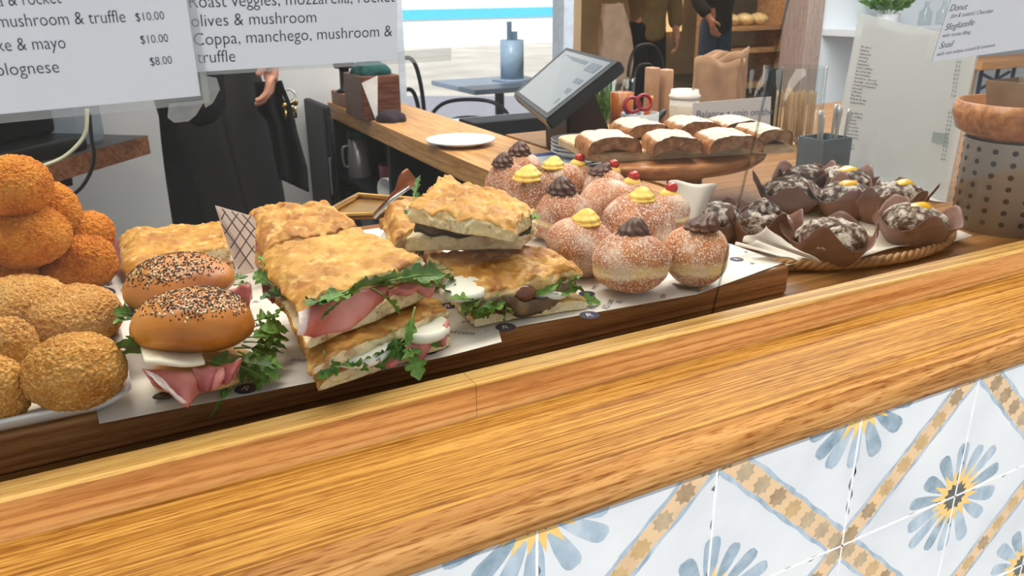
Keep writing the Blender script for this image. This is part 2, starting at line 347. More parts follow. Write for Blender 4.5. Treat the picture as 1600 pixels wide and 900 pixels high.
# ---- patterned tiles: 0.2 m, four-tile flowers and star bands
def tiles():
    YT, XN, ZN, T, KZ = .5035, .285, -.022, .2, .91
    b = B(); ztop = -.0388
    box(b, (X0, YT+.001, FLOOR), (X1, .555, ztop), mat=0)
    for j in range(-6, 10):
        for i in range(0, 5):
            x0 = XN+T*j; z1 = ZN-T*KZ*(i-1); z0 = z1-T*KZ
            if z1 > ztop: z1 = ztop+.0012
            box(b, (x0+.0013, YT, z0+.0013), (x0+T-.0013, YT+.006, min(z1-.0013, ztop)), .0006, 1, mat=1)
    rnd = random.Random(5)
    def dec(pts, layer, mi):
        y = YT-.00008*layer
        t = bmesh.new(); f = t.faces.new([t.verts.new((u, y, ZN+(v-ZN)*KZ)) for u, v in pts])
        if f.normal.y > 0: bmesh.ops.reverse_faces(t, faces=t.faces[:])
        f.normal_update()
        if f.normal.y > 0: f.normal_flip()
        bmesh.ops.bisect_plane(t, geom=t.verts[:]+t.edges[:]+t.faces[:], plane_co=(0, 0, ztop), plane_no=(0, 0, 1), clear_outer=True)
        merge(b, t, None, mi)
    def wob(p0, p1, w0, w1, n=10, amp=.0011):
        p0, p1 = Vector(p0), Vector(p1); d = (p1-p0).normalized(); q = Vector((-d.y, d.x)); A = []; Bk = []
        ph = rnd.random()*9
        for i in range(n+1):
            c = p0.lerp(p1, i/n); A.append(c+q*(w0+amp*math.sin(i*1.7+ph))); Bk.append(c+q*(w1+amp*math.sin(i*1.3+ph*2)))
        return [(v.x, v.y) for v in A+Bk[::-1]]
    for j in range(-6, 11):
        for i in range(0, 4):
            cx, cz = XN+T*j, ZN-T*i
            if (i+j) % 2 == 0:                           # flower
                N_ = 14
                for k in range(N_):
                    a = 2*PI*(k+.5)/N_+rnd.uniform(-.06, .06); r1 = rnd.uniform(.078, .094); w = rnd.uniform(.0092, .0122)
                    d = Vector((math.cos(a), math.sin(a))); q = Vector((-d.y, d.x)); r0 = .03; pts = []
                    for s in (1, -1):
                        seq = [(r0, .45), (r0+.4*(r1-r0), .85), (r1-.014, 1), (r1-.006, .9), (r1-.001, .5)]
                        for rr, ww in (seq if s == 1 else seq[::-1]): pts.append(d*rr+q*ww*w*s)
                    dec([(cx+p.x, cz+p.y) for p in pts], 2, 4+rnd.choice((0, 0, 1)))
                N2 = 16; pts = []
                for k in range(N2*2):
                    a = PI*k/N2; r = rnd.uniform(.044, .054) if k % 2 else .027; pts.append((cx+r*math.cos(a), cz+r*math.sin(a)))
                dec(pts, 3, 6)
                pts = []
                for k in range(28): a = PI*k/14; r = .0245 if k % 2 else .018; pts.append((cx+r*math.cos(a)*.9, cz+r*math.sin(a)))
                dec(pts, 4, 7)
            else:                                        # band crossing: four half diagonals towards the neighbours of the same kind
                for sx, sz in ((1, 1), (1, -1), (-1, 1), (-1, -1)):
                    p0 = (cx, cz); p1 = (cx+sx*T/2, cz+sz*T/2)
                    dec(wob(p0, p1, -.0135, .0135), 1, 3)
                    o_ = .0135
                    dec(wob((cx+sx*.013, cz+sz*.013), p1, .0128, .0178), 2, 4); dec(wob((cx+sx*.013, cz+sz*.013), p1, -.0178, -.0128), 2, 4)
                    dd = Vector((sx, sz)).normalized()
                    for k in range(4):
                        s = (k+.5)*(T*.7071/4.0); c = Vector((cx, cz))+dd*s; R = .0136; pts = []; ph = rnd.uniform(-.1, .1)
                        for q in range(16): a = PI*q/8+ph; r = R if q % 2 else R*.72; pts.append((c.x+r*math.cos(a), c.y+r*math.sin(a)))
                        dec(pts, 3, 8+rnd.choice((0, 1, 2)))
                dec([(cx+.0118*math.cos(PI*q/8)*(1 if q % 2 else .7), cz+.0118*math.sin(PI*q/8)*(1 if q % 2 else .7)) for q in range(16)], 4, 8)
    # grout on top of the patterns, with dark smudges beside it
    for j in range(-6, 11):
        x = XN+T*j; box(b, (x-.0013, YT-.0006, FLOOR+.05), (x+.0013, YT+.001, ztop), mat=0)
        for q in range(16):
            z = rnd.uniform(-.75, -.04); l = rnd.uniform(.004, .022); w_ = rnd.uniform(.0015, .005); s = rnd.choice((1, 1, -1))
            dec([(x+s*.001, z), (x+s*(.001+w_*.6), z-l*.3), (x+s*(.001+w_), z-l*.6), (x+s*.001, z-l)], 5, 11)
    for i in range(1, 4):
        z = ZN-T*KZ*i; box(b, (X0, YT-.0006, z-.0013), (X1, YT+.001, z+.0013), mat=0)
        for q in range(90):
            x = rnd.uniform(-.8, 2.2); l = rnd.uniform(.004, .024); w_ = rnd.uniform(.001, .003); s = rnd.choice((-1, -1, 1))
            zz = ZN+(z-ZN)/KZ; dec([(x, zz+s*.001), (x+l*.3, zz+s*(.001+w_)), (x+l*.7, zz+s*(.001+w_*.6)), (x+l, zz+s*.001)], 5, 11)
    g = MAT('white_grout', [C(214, 216, 218), C(232, 233, 233)], scale=60, rough=.8)
    gz = MAT('tile_glaze', [C(196, 201, 208), C(208, 213, 219), C(216, 219, 222)], scale=9, rough=.32, coat=.2)
    band = MAT('tan_band', [C(200, 170, 136), C(214, 184, 148), C(218, 184, 138)], scale=24, rough=.35)
    bl1 = MAT('blue_wash', [C(134, 154, 172), C(158, 176, 192), C(180, 194, 206)], scale=60, rough=.35, stretch=(1, 1, .5))
    bl2 = MAT('blue_wash_deep', [C(112, 134, 150), C(138, 158, 174), C(164, 180, 194)], scale=60, rough=.35)
    ye = MAT('yellow_petal', [C(222, 182, 104), C(236, 198, 122)], scale=50, rough=.35)
    dk = MAT('dark_heart', [C(64, 68, 66), C(96, 100, 96)], scale=80, rough=.35)
    s1 = MAT('star_brown', [C(140, 118, 92), C(172, 148, 116)], scale=70, rough=.35); s2 = MAT('star_taupe', [C(158, 142, 118), C(186, 166, 136)], scale=70, rough=.35)
    s3 = MAT('star_sand', [C(178, 148, 104), C(198, 168, 124)], scale=70, rough=.35); sm = PLAIN('grout_smudge', C(96, 104, 112), .6)
    return struct('wall_front', b, [g, gz, gz, band, bl1, bl2, ye, dk, s1, s2, s3, sm])
tiles()
# ================================================================ glass screen and the paper signs on it
gn = Vector((0, 1, GL)).normalized()
def gp(x, z, off=0): return Vector((x, GY-GL*(z-GZ), z))-gn*off
gm = GLASS('clear_glass', (.985, .99, .985, 1), 1.38); ge = PLAIN('glass_edge', C(70, 82, 84), .3)
jx = AG(1195, 160).x
for nm, x0, x1, lb in (('l', X0, jx-.0003, 'tall leaning glass pane holding the two large price signs'), ('r', jx+.0003, 2.3, 'tall leaning glass pane at right in front of the muffin basket')):
    b = B(); lo, hi = GZ+.0005, .62
    a = [gp(x0, lo), gp(x1, lo), gp(x1, hi), gp(x0, hi)]
    prism(b, a, gn*.004); b.faces.ensure_lookup_table()
    for f in b.faces:
        n_ = f.normal; f.normal_update()
        if abs(f.normal.x) > .9: f.material_index = 1
    o = obj('glass_screen', b, [gm, GLASS('glass_edge', (.68, .73, .73, 1), 1.45)], None, False); tag(o, lb, 'glass screen')
paper = PLAIN('sign_paper', C(238, 243, 251), .55, var=.015); ink = PLAIN('black_ink', C(28, 28, 30), .6)
lam = GLASS('plastic_sleeve', (.9, .91, .9, 1), 1.5, haze=.16, rough=.12)
tape = GLASS('clear_tape', (.86, .86, .82, 1), 1.5, haze=.22, rough=.15)
def sign(name, label, BL, BR, height, lines, edge, shear=0, extra=None, off=.0015):
    """BL, BR: pixel of the lower corners on the glass; lines: (text, x0,y0,x1,y1, cap px)"""
    o1 = AG(*BL, off); o2 = AG(*BR, off); u = (o2-o1).normalized(); v = gn.cross(u)
    if v.z < 0: v = -v
    r = thing(name, label, 'sign', (o1+o2)/2)
    b = B(); c = [o1, o2, o2+v*height, o1+v*height]; prism(b, c, -gn*.0006); obj('paper_sheet', b, paper, r, False)
    e = edge; k = gn*.0002
    b = B()
    for q in ([o1-u*e-v*e, o2+u*e-v*e, o2+u*e, o1-u*e], [o2, o2+u*e, o2+u*e+v*height, o2+v*height], [o1-u*e, o1, o1+v*height, o1-u*e+v*height]): prism(b, [p+k for p in q], -gn*.0009)
    obj('plastic_sleeve', b, lam, r, False)
    for (s, x0, y0, x1, y1, cap) in lines:
        p0 = AG(x0, y0, off+.0009); p1 = AG(x1, y1, off+.0009); h = cap*MPP(p0)*1.08
        b = B(); text_on(b, s, p0, p1, -gn, h, shear, 0, -.012); obj('lettering', b, ink, r, False)
    return r, o1, o2, u, v
L1 = [('a & rocket', -2, 8, 96, 3, 19), ('mushroom & truffle', -2, 41, 196, 32.5, 19), ('$10.00', 212, 31, 256, 28, 12), ('ke & mayo', -2, 78, 103, 73, 19), ('$10.00', 219.5, 66, 262, 63, 12), ('olognese', -5, 116, 93, 110.5, 19), ('$8.00', 234.5, 100, 268, 97, 12)]
s1, o1, o2, u, v = sign('price_sign', 'large white price sign listing mushroom and truffle at ten dollars', (-160, 190), (312, 147), .2, L1, .006, off=.0035)
# strips of clear tape crumpled round the lower right corner
rn = random.Random(3)
for (pts) in ([(262, 158), (318, 152), (304, 176), (292, 185), (270, 187), (260, 180)], [(310, 112), (336, 118), (341, 135), (330, 158), (318, 164), (313, 140)]):
    b = B(); c = [AG(x, y, .005) for x, y in pts]; m_ = sum(c, Vector())/len(c)
    n_ = len(c); cv = b.verts.new(m_-gn*.003); rv = [b.verts.new(p-gn*rn.uniform(0, .003)) for p in c]; mv = [b.verts.new(p.lerp(m_, .5)-gn*rn.uniform(-.001, .004)) for p in c]
    for i in range(n_): b.faces.new((rv[i], rv[(i+1) % n_], mv[(i+1) % n_], mv[i])); b.faces.new((mv[i], mv[(i+1) % n_], cv))
    solid(obj('clear_tape', b, tape, s1, False), .0002)
L2 = [('Roast veggies, mozzarella, rocket', 296, 11.5, 615, 2, 19), ('olives & mushroom', 299, 41, 493, 34, 18), ('Coppa, manchego, mushroom &', 303, 70, 611, 55.5, 18), ('truffle', 308, 97.5, 367, 95, 18)]
sign('menu_sign', 'white sign listing coppa, manchego, mushroom and truffle sandwich fillings', (296, 112), (619, 92), .2, L2, .0)
r2 = [o for o in COL.objects if o.name == 'menu_sign'][0]
b = B(); q = [AG(312, 117, .0012), AG(704, 94, .0012), AG(703, 86, .0012), AG(311, 111, .0012)]; prism(b, q, -gn*.0004)
q = [AG(620, 91, .0012), AG(704, 87, .0012), AG(704, 74, .0012), AG(620, 80, .0012)]; prism(b, q, -gn*.0004); obj('sleeve_edge', b, lam, r2, False)
L3 = [('Donut', 1481, 17, 1508, 14, 9.5), ('Jam & custard | Chocolate', 1482, 27.5, 1548, 19, 6), ('Sfogliatelle', 1473.5, 47, 1518.5, 38.5, 9.5), ('with ricotta filling', 1469.5, 58, 1513.5, 52, 5.5), ('Snail', 1465, 75.5, 1486, 72, 9.5), ('with rum sultana custard & cinnamon', 1461, 87, 1551, 72, 5.5)]
sign('pastry_sign', 'small white sign in italics for donut, sfogliatelle and snail at right', (1453, 96), (1640, 70), .16, L3, .0, shear=.22)
# ================================================================ people
def skin(name, pts, edges, mats, parent, sub=2, extra=None):
    """pts: {key: (world pos, radius)}; one continuous skinned surface"""
    keys = list(pts); me = bpy.data.meshes.new(name)
    me.from_pydata([tuple(pts[k][0]) for k in keys], [(keys.index(a), keys.index(c)) for a, c in edges], [])
    o = bpy.data.objects.new(name, me); COL.objects.link(o)
    sm = o.modifiers.new('s', 'SKIN'); sm.use_smooth_shade = True
    for i, k in enumerate(keys):
        r = pts[k][1]; d = me.skin_vertices[0].data[i]; d.radius = r if isinstance(r, tuple) else (r, r); d.use_root = (i == 0)
    s2 = o.modifiers.new('ss', 'SUBSURF'); s2.levels = sub; s2.render_levels = sub
    dg = bpy.context.evaluated_depsgraph_get(); dg.update(); m2 = bpy.data.meshes.new_from_object(o.evaluated_get(dg))
    bpy.data.objects.remove(o); bm = bmesh.new(); bm.from_mesh(m2); bpy.data.meshes.remove(m2)
    if extra: extra(bm)
    return obj(name, bm, mats, parent)
skinm = MAT('skin', [C(190, 132, 108), C(212, 156, 132)], scale=40, rough=.5, sss=.1)
black_cloth = MAT('black_cloth', [C(20, 21, 24), C(32, 33, 37)], scale=14, rough=.9, spec=.2)
black_apron = MAT('black_apron', [C(26, 27, 30), C(40, 41, 44)], scale=6, rough=.7)
def hand(pts, edges, wrist, palm_dir, side, key, curl, base):
    """palm + five unequal bent fingers; side = direction towards the thumb"""
    d = palm_dir.normalized(); s = (side-d*side.dot(d)).normalized(); c = curl.normalized()
    pts[key+'w'] = (wrist, .027); edges.append((base, key+'w'))
    pts[key+'p'] = (wrist+d*.045, (.032, .02)); edges.append((key+'w', key+'p'))
    for i, (off, l) in enumerate(((.027, .068), (.009, .078), (-.009, .072), (-.026, .056))):
        p = wrist+d*.088+s*off; q = '%s%d' % (key, i)
        pts[q+'a'] = (p, .0098); edges.append((key+'p', q+'a')); prev = q+'a'
        for j, (f, cu) in enumerate(((.45, .25), (.33, .8), (.22, 1.3))):
            p = p+(d*math.cos(cu)+c*math.sin(cu))*l*f*1.05; pts[q+'b%d' % j] = (p, .0088-.001*j); edges.append((prev, q+'b%d' % j)); prev = q+'b%d' % j
    p = wrist+d*.03+s*.034; pts[key+'ta'] = (p, .012); edges.append((key+'p', key+'ta'))
    p2 = p+(d*.7+s*.5+c*.35).normalized()*.034; pts[key+'tb'] = (p2, .0105); edges.append((key+'ta', key+'tb'))
    pts[key+'tc'] = (p2+(d*.85+c*.5).normalized()*.028, .009); edges.append((key+'tb', key+'tc'))
def person(name, label, base, fr, lean, arms, mats, hair, faces=(0, -1)):
    """base: ground point; fr: right direction of the figure as seen; arms: shoulder/elbow/wrist in (right, front, up)"""
    R_ = Vector(fr).normalized(); F_ = Vector((faces[0], faces[1], 0)).normalized(); base = Vector(base)
    W = lambda r, f, u: base+R_*r+F_*f+Vector((0, 0, u))
    root = thing(name, label, 'person', base)
    lx = lean; P = {}; E_ = []
    P['hip'] = (W(0, 0, .92), (.135, .105)); P['sp'] = (W(lx*.4, 0, 1.08), (.135, .105)); P['ch'] = (W(lx*.9, 0, 1.27), (.16, .11)); P['nb'] = (W(lx, 0, 1.41), .065)
    P['nk'] = (W(lx, .01, 1.47), .052); P['hd'] = (W(lx, .03, 1.56), (.074, .09)); P['ht'] = (W(lx, .01, 1.64), (.07, .085))
    E_ += [('hip', 'sp'), ('sp', 'ch'), ('ch', 'nb'), ('nb', 'nk'), ('nk', 'hd'), ('hd', 'ht')]
    for s in (-1, 1):
        k = 'L' if s < 0 else 'R'
        P[k+'h'] = (W(s*.08, 0, .84), .078); P[k+'k'] = (W(s*.1, .02, .48), .06); P[k+'c'] = (W(s*.1, -.01, .3), .058); P[k+'a'] = (W(s*.1, 0, .08), .04); P[k+'t'] = (W(s*.11, .14, .035), .035)
        E_ += [('hip', k+'h'), (k+'h', k+'k'), (k+'k', k+'c'), (k+'c', k+'a'), (k+'a', k+'t')]
        sh, el, wr = [W(*q) for q in arms[k]]
        P[k+'s'] = (sh, .062); P[k+'e'] = (el, .045); E_ += [('ch', k+'s'), (k+'s', k+'e')]
        hand(P, E_, wr, (wr-el).normalized()*.5+Vector((0, 0, -.5)), F_+R_*(-s*.4), k+'f', R_*(-s), k+'e')
    def face(bm):
        h = W(lx, .0, 1.575)
        blob(bm, W(lx, .118, 1.56), (.012, .02, .018), 2); blob(bm, W(lx, .1, 1.52), (.026, .008, .008), 2)
        for s in (-1, 1): blob(bm, W(lx+s*.08, .01, 1.565), (.012, .02, .03), 2); blob(bm, W(lx+s*.032, .1, 1.585), (.014, .006, .008), 2)
    skin('body', P, E_, skinm, root, 2, face)
    def cloth(nm, keys, grow, mt, extra_e=()):
        pp = {k: (P[k][0], tuple(x+grow for x in P[k][1]) if isinstance(P[k][1], tuple) else P[k][1]+grow) for k in keys}
        skin(nm, pp, [e for e in E_ if e[0] in keys and e[1] in keys], mt, root)
    cloth('trousers', ['hip', 'sp', 'Lh', 'Lk', 'Lc', 'La', 'Rh', 'Rk', 'Rc', 'Ra'], .014, mats[0])
    ks = ['ch', 'sp', 'hip', 'nb', 'Ls', 'Le', 'Rs', 'Re']
    for k in 'LR': P[k+'q'] = (P[k+'e'][0].lerp(P[k+'fw'][0], .85), .034); E_.append((k+'e', k+'q')); ks.append(k+'q')
    P['hem'] = (W(0, 0, .8), (.14, .112)); E_.append(('hip', 'hem')); ks.append('hem'); cloth('jumper', ks, .022, mats[1])
    b = B()
    for s in (-1, 1): blob(b, W(s*.105, .07, FLOOR*0+.045), (.05, .14, .045), 3)
    obj('shoes', b, black_cloth, root)
    b = B(); blob(b, W(lx, -.015, 1.61), (.092, .11, .1), 3, .01, 30); obj('hair', b, hair, root)
    return root, W, P
brown_hair = PLAIN('brown_hair', C(60, 42, 30), .6)
bp = AY(345, 250, 2.6); bp.z = FLOOR
# frame of the barista: right = across the picture
root, W, P = person('barista', 'person in black apron behind the focaccia, black cloth hanging from one hand', bp, (.98, -.2, 0), -.05,
    {'L': ((-.22, 0, 1.36), (-.26, -.04, 1.12), (-.1, -.19, 1.0)), 'R': ((.13, 0, 1.36), (.2, .02, 1.2), (.155, .12, 1.04))}, [black_cloth, black_cloth], brown_hair)
b = B()                                                     # apron skirt wrapped over the hips
def ap(u, v):
    a = u*2*PI; z = 1.3-v*.86; zz = [(1.3, .15, .125, -.05), (1.1, .145, .125, -.025), (.9, .158, .135, -.005), (.44, .128, .125, .05)]
    for (z0, x0, y0, c0), (z1, x1, y1, c1) in zip(zz, zz[1:]):
        if z >= z1-1e-6: t = (z0-z)/(z0-z1); rx, ry, cx_ = x0+(x1-x0)*t, y0+(y1-y0)*t, c0+(c1-c0)*t; break
    f_ = .007*math.sin(a*6+1)*v
    return W(math.sin(a)*(rx+f_)+cx_, math.cos(a)*(ry+f_), z)
sheet(b, 48, 16, ap); solid(obj('apron', b, black_apron, root), .004)
b = B(); tube(b, [W(-.045+-.016+math.sin(a)*.156, math.cos(a)*.134, 1.0) for a in [2*PI*i/32 for i in range(33)]], .006, 6, False); obj('apron_string', b, black_cloth, root)
# cloth held in the hand
hp = AY(418, 140, 2.44)
ct = thing('cleaning_cloth', 'black cloth hanging from the hand of the person in black', 'cloth', AY(450, 300, 2.44))
LB = [(398, 128), (404, 172), (419, 190), (427, 235), (437, 279)]; RB = [(440, 126), (456, 168), (463, 205), (479, 262), (482, 300)]
def cl(u, v):
    i = min(int(v*4), 3); t = v*4-i
    l = Vector(LB[i]).lerp(Vector(LB[i+1]), t); r = Vector(RB[i]).lerp(Vector(RB[i+1]), t); q = l.lerp(r, u)
    return AY(q.x, q.y, 2.44+.02*math.sin(u*11+v*2))
b = B(); sheet(b, 24, 24, cl); solid(obj('cloth', b, black_cloth, ct), .006)
gold = PLAIN('brass', C(190, 160, 96), .25, 1); steel = MAT('brushed_steel', [C(150, 152, 154), C(190, 192, 194)], scale=30, stretch=(1, 1, .05), rough=.28, metal=1)
kt = thing('bunch_of_keys', 'small bunch of shiny metal keys beside the hand of the person', 'keys', AY(452, 170, 2.43))
b = B(); c0 = AY(452, 150, 2.43); tube(b, [c0+Vector((.018*math.cos(a), .006*math.sin(a), .018*math.sin(a))) for a in [2*PI*i/20 for i in range(21)]], .003, 6, False); obj('key_ring', b, steel, kt)
for i, (px, py) in enumerate(((446, 166), (455, 170), (460, 160))):
    q = AY(px, py, 2.425+.006*i); b = B(); lathe(b, [(0, -.002), (.011, -.002), (.011, .002), (0, .002)], q, 16, (0.1, 1, .1)); box(b, q+Vector((-.004, -.001, -.045)), q+Vector((.004, .001, -.008))); obj('key', b, [gold, steel][i % 2], kt)
# two customers far back in the hall
denim = PLAIN('denim', C(58, 78, 112), .9); olive = PLAIN('olive_jacket', C(128, 104, 62), .9)
q = AY(1012, 40, 5.3); q.z = FLOOR
person('customer', 'person in olive jacket and black trousers behind the brown paper bag', q, (1, 0, 0), 0, {'L': ((-.19, 0, 1.37), (-.27, .05, 1.22), (-.27, .28, 1.26)), 'R': ((.19, 0, 1.37), (.25, .0, 1.1), (.2, .1, .88))}, [black_cloth, olive], brown_hair)
q = AY(1118, 40, 5.9); q.z = FLOOR
person('customer', 'person in long black coat and jeans standing far back in the hall', q, (1, 0, 0), .02, {'L': ((-.19, 0, 1.37), (-.26, .02, 1.12), (-.2, .16, .95)), 'R': ((.19, 0, 1.37), (.3, .1, 1.16), (.33, .3, 1.2))}, [denim, PLAIN('charcoal_coat', C(46, 44, 44), .9)], brown_hair)
kraft = MAT('kraft_paper', [C(206, 174, 148), C(228, 198, 172)], scale=14, rough=.8, bump=.5, bscale=60, bdist=.004)
q0 = AY(956, 130, 5.0); q1 = AY(956, 6, 5.0); mp_ = MPP(q0)
b = B()
def bagf(u, v):
    a = u*2*PI; z = q0.z+(q1.z-q0.z)*v; wx = (27+4*math.sin(v*5))*mp_*(1-.25*max(0, v-.8)*5); wy = .075*(1-.6*v)
    ca, sa = math.cos(a), math.sin(a); sx = math.copysign(abs(ca)**.5, ca); sy = math.copysign(abs(sa)**.5, sa)
    n_ = .012*noise.noise(Vector((u*9, v*7, 2)))
    return Vector((q0.x+.02*math.sin(v*4)+sx*wx+n_, 5.0+sy*wy+n_, z+.012*noise.noise(Vector((math.cos(a)*2, math.sin(a)*2, 7)))*v))
sheet(b, 40, 24, bagf); o = obj('paper_bag', b, kraft, None); tag(o, 'tall crumpled brown paper bag carried by the person in olive jacket', 'paper bag'); solid(o, .002)
# ================================================================ left back: shelf and coffee machine
dkw = WOOD('brown_shelf_wood', [C(112, 70, 46), C(146, 96, 66), C(164, 112, 80)], axis='x', scale=6, stretch=14)
e0 = AZ(231, 212, -.045); e1 = AZ(60, 258, -.045); dx = (e1-e0).normalized(); dn = Vector((-dx.y, dx.x, 0))
if dn.y < 0: dn = -dn
sh = thing('wall_shelf', 'brown wooden shelf end under the black coffee machine at left', 'shelf', (e0+e1)/2)
b = B(); e1b = e1+dx*.6; prism(b, [e0, e1b, e1b+dn*.3, e0+dn*.3], (0, 0, -.06)); obj('shelf_board', b, dkw, sh, False)
b = B(); prism(b, [e0, e1b, e1b+dn*.3, e0+dn*.3], (0, 0, .0009)); obj('shelf_mat', b, PLAIN('slate_mat', C(74, 74, 76), .6), sh, False)
b = B(); q = AZ(92, 270, -.101); box(b, q+Vector((-.03, .03, -.05)), q+Vector((.03, .25, -.002)), .004); obj('bracket', b, PLAIN('dark_bracket', C(44, 34, 30), .6), sh, False)
cm = thing('coffee_machine', 'black coffee machine with clear water tank on the brown shelf', 'coffee machine', e0+dx*.4+dn*.12)
blackp = PLAIN('black_plastic', C(20, 21, 23), .35); M_ = Matrix(((dx.x, dn.x, 0, e0.x), (dx.y, dn.y, 0, e0.y), (0, 0, 1, e0.z), (0, 0, 0, 1)))
b = B(); box(b, (.26, .02, .001), (.75, .26, .05), .01, M=M_); box(b, (.26, .12, .05), (.75, .27, .38), .015, M=M_); box(b, (.26, .02, .26), (.75, .26, .4), .015, M=M_); obj('body', b, blackp, cm)
b = B(); lathe(b, [(.03, 0), (.045, .005), (.045, .035), (.02, .045), (0, .045)], M_@Vector((.42, .07, .2)), 24); tube(b, [M_@Vector((.42, .07, .22)), M_@Vector((.34, -.06, .2))], .012); obj('portafilter', b, PLAIN('chrome', C(190, 192, 196), .15, 1), cm)
b = B(); box(b, (.12, .06, .001), (.24, .24, .34), .02, 3, M=M_); obj('water_tank', b, GLASS('smoky_plastic', (.62, .68, .74, 1), 1.45, haze=.25, rough=.1), cm)
b = B(); box(b, (.3, .005, .3), (.55, .021, .36), .006, M=M_); obj('control_panel', b, PLAIN('grey_panel', C(96, 106, 118), .3), cm)
def cable(pix, y, r, mt, lb):
    b = B(); tube(b, smooth_path([AY(px, py, y) for px, py in pix], 8), r, 8); o = obj('cable', b, mt, None); tag(o, lb, 'cable', None)
cable([(60, 262), (95, 248), (120, 228), (134, 205), (136, 170)], 1.95, .004, PLAIN('cream_cable', C(206, 206, 176), .5), 'cream cable curving up beside the coffee machine')
cable([(139, 175), (143, 215), (147, 240), (143, 265), (128, 292), (104, 312)], 2.02, .004, PLAIN('black_cable', C(22, 24, 26), .5), 'thin black cable looping down below the brown shelf')
# ================================================================ return bar with open shelving
bar = thing('bar_counter', 'narrow wooden bar counter running back from the worktop to the window', 'bar counter', (.94, 2.2, FLOOR))
barw = WOOD('bar_wood', [C(168, 118, 66), C(200, 150, 92), C(214, 168, 110)], axis='y', scale=6, stretch=18, fine=.35, rough=.45)
navy = PLAIN('dark_navy_paint', C(30, 33, 41), .6)
b = B(); prism(b, [(.815, 1.246, -.055), (1.07, 1.246, -.055), (1.1, 3.17, -.055), (.858, 3.17, -.055)], (0, 0, .055)); obj('bar_top', b, barw, bar, False)
b = B(); box(b, (1.05, 1.25, FLOOR), (1.068, 3.15, -.056)); obj('back_panel', b, navy, bar, False)
for i, y in enumerate((1.27, 1.9, 2.5, 3.13)): b = B(); box(b, (.862 if i > 1 else .83, y-.012, FLOOR), (1.049, y+.012, -.056)); obj('upright', b, navy, bar, False)
SHELF = -.27
for z in (SHELF, -.5, -.74): b = B(); box(b, (.86, 1.284, z-.018), (1.049, 3.116, z)); obj('shelf', b, navy, bar, False)
fr = thing('bin_cabinet', 'tall dark navy cabinet standing at the far end of the bar', 'cabinet', (.75, 2.95, FLOOR))
c0 = AY(478, 200, 3.18).x; c1 = AY(520, 200, 2.9).x
b = B(); box(b, (c0, 2.9, FLOOR), (c1, 3.18, .02), .008); obj('body', b, navy, fr, False)
b = B(); box(b, (c0+.01, 2.885, FLOOR+.05), (c1-.01, 2.899, -.02), .004); obj('door', b, PLAIN('navy_door', C(38, 42, 52), .5), fr, False)
b = B(); box(b, (c1-.03, 2.872, -.3), (c1-.02, 2.884, -.16), .003); obj('handle', b, steel, fr, False)
def cup(name, label, cat, c, r0, r1, h, mt, handle=False, group=None, axis=None, n=28):
    root = thing(name, label, cat, c, group); b = B(); c = Vector(c)
    lathe(b, [(0, 0), (r0, 0), (r0+.001, .002), (r1, h), (r1-.003, h), (r0-.002, .005), (0, .005)], c, n, axis); obj('body', b, mt, root)
    if handle:
        b = B(); tube(b, smooth_path([c+Vector((-r1*.9, -.0, h*.8)), c+Vector((-r1*1.7, -.0, h*.75)), c+Vector((-r1*1.7, 0, h*.35)), c+Vector((-r0*.95, 0, h*.25))], 6), .005, 8); obj('handle', b, mt, root)
    return root
def onshelf(px, x): # point of the shelf surface seen at column px
    d = ray(px, 260); t = x/d.x; y = d.y*t; return Vector((x, y, SHELF+.0005))
red = PLAIN('red_glaze', C(150, 40, 40), .3); bsteel = MAT('bright_steel', [C(176, 178, 178), C(210, 211, 210)], scale=30, stretch=(1, 1, .05), rough=.3, metal=.5); teal = PLAIN('teal_plastic', C(32, 120, 118), .4); wh = PLAIN('white_china', C(228, 230, 232), .25, var=.02); dkred = PLAIN('dark_red_glaze', C(92, 34, 36), .35); greyp = PLAIN('grey_plastic', C(120, 128, 142), .4)
cup('mug', 'red mug on the dark shelf under the bar', 'mug', onshelf(534, .93), .034, .04, .14, red, True)
j = cup('milk_jug', 'steel milk jug with teal lid on the shelf under the bar', 'jug', onshelf(562, .92), .046, .036, .15, bsteel, True)
b = B(); q = ROOT[j]+Vector((0, 0, .15)); lathe(b, [(0, 0), (.04, 0), (.04, .02), (.02, .032), (0, .032)], q, 24); obj('lid', b, teal, j)
cup('cup', 'dark red cup on the shelf right of the steel jug', 'cup', onshelf(612, .92), .04, .045, .11, dkred)
cup('cup', 'white cup lying on its side near the copper tongs under the bar', 'cup', onshelf(618, .95)+Vector((0, -.12, .045)), .034, .044, .1, wh, axis=(-1, -.35, 0))
for k in range(2): cup('cup', ['grey plastic tumbler on the lower shelf below the steel jug', 'small grey tumbler on the lower shelf beside the other grey one'][k], 'cup', Vector((.93, onshelf(552+k*24, .93).y, -.4995)), .04, .05, .17-.05*k, greyp)
# things on top of the bar
blk = thing('wooden_block', 'brown wooden block carrying the black pepper mill', 'block', AY(530, 160, 3.0))
q = AY(530, 157, 3.02); q.z = .0005; b = B(); box(b, (.862, 2.93, .0005), (1.0, 3.12, .05), .003); obj('block', b, dkw, blk, False)
mill = thing('pepper_mill', 'black pepper mill standing on the brown block at the back', 'pepper mill', (AY(540, 140, 3.02).x, 3.02, .0505))
b = B(); q = Vector((AY(540, 140, 3.02).x, 3.02, .0505)); lathe(b, [(0, 0), (.034, 0), (.036, .006), (.02, .014), (.018, .07), (.019, .085), (0, .085)], q, 24); obj('body', b, blackp, mill)
b = B(); lathe(b, [(0, .085), (.036, .087), (.04, .1), (.034, .112), (.015, .117), (0, .118)], q, 24); obj('knob', b, blackp, mill)
wb = thing('wooden_crate', 'dark wooden box with teal cloth on the bar beside the window', 'box', (.98, 2.62, .0005))
p0 = AY(566, 150, 2.6); p1 = AY(626, 150, 2.6); zt = AY(600, 118, 2.6).z
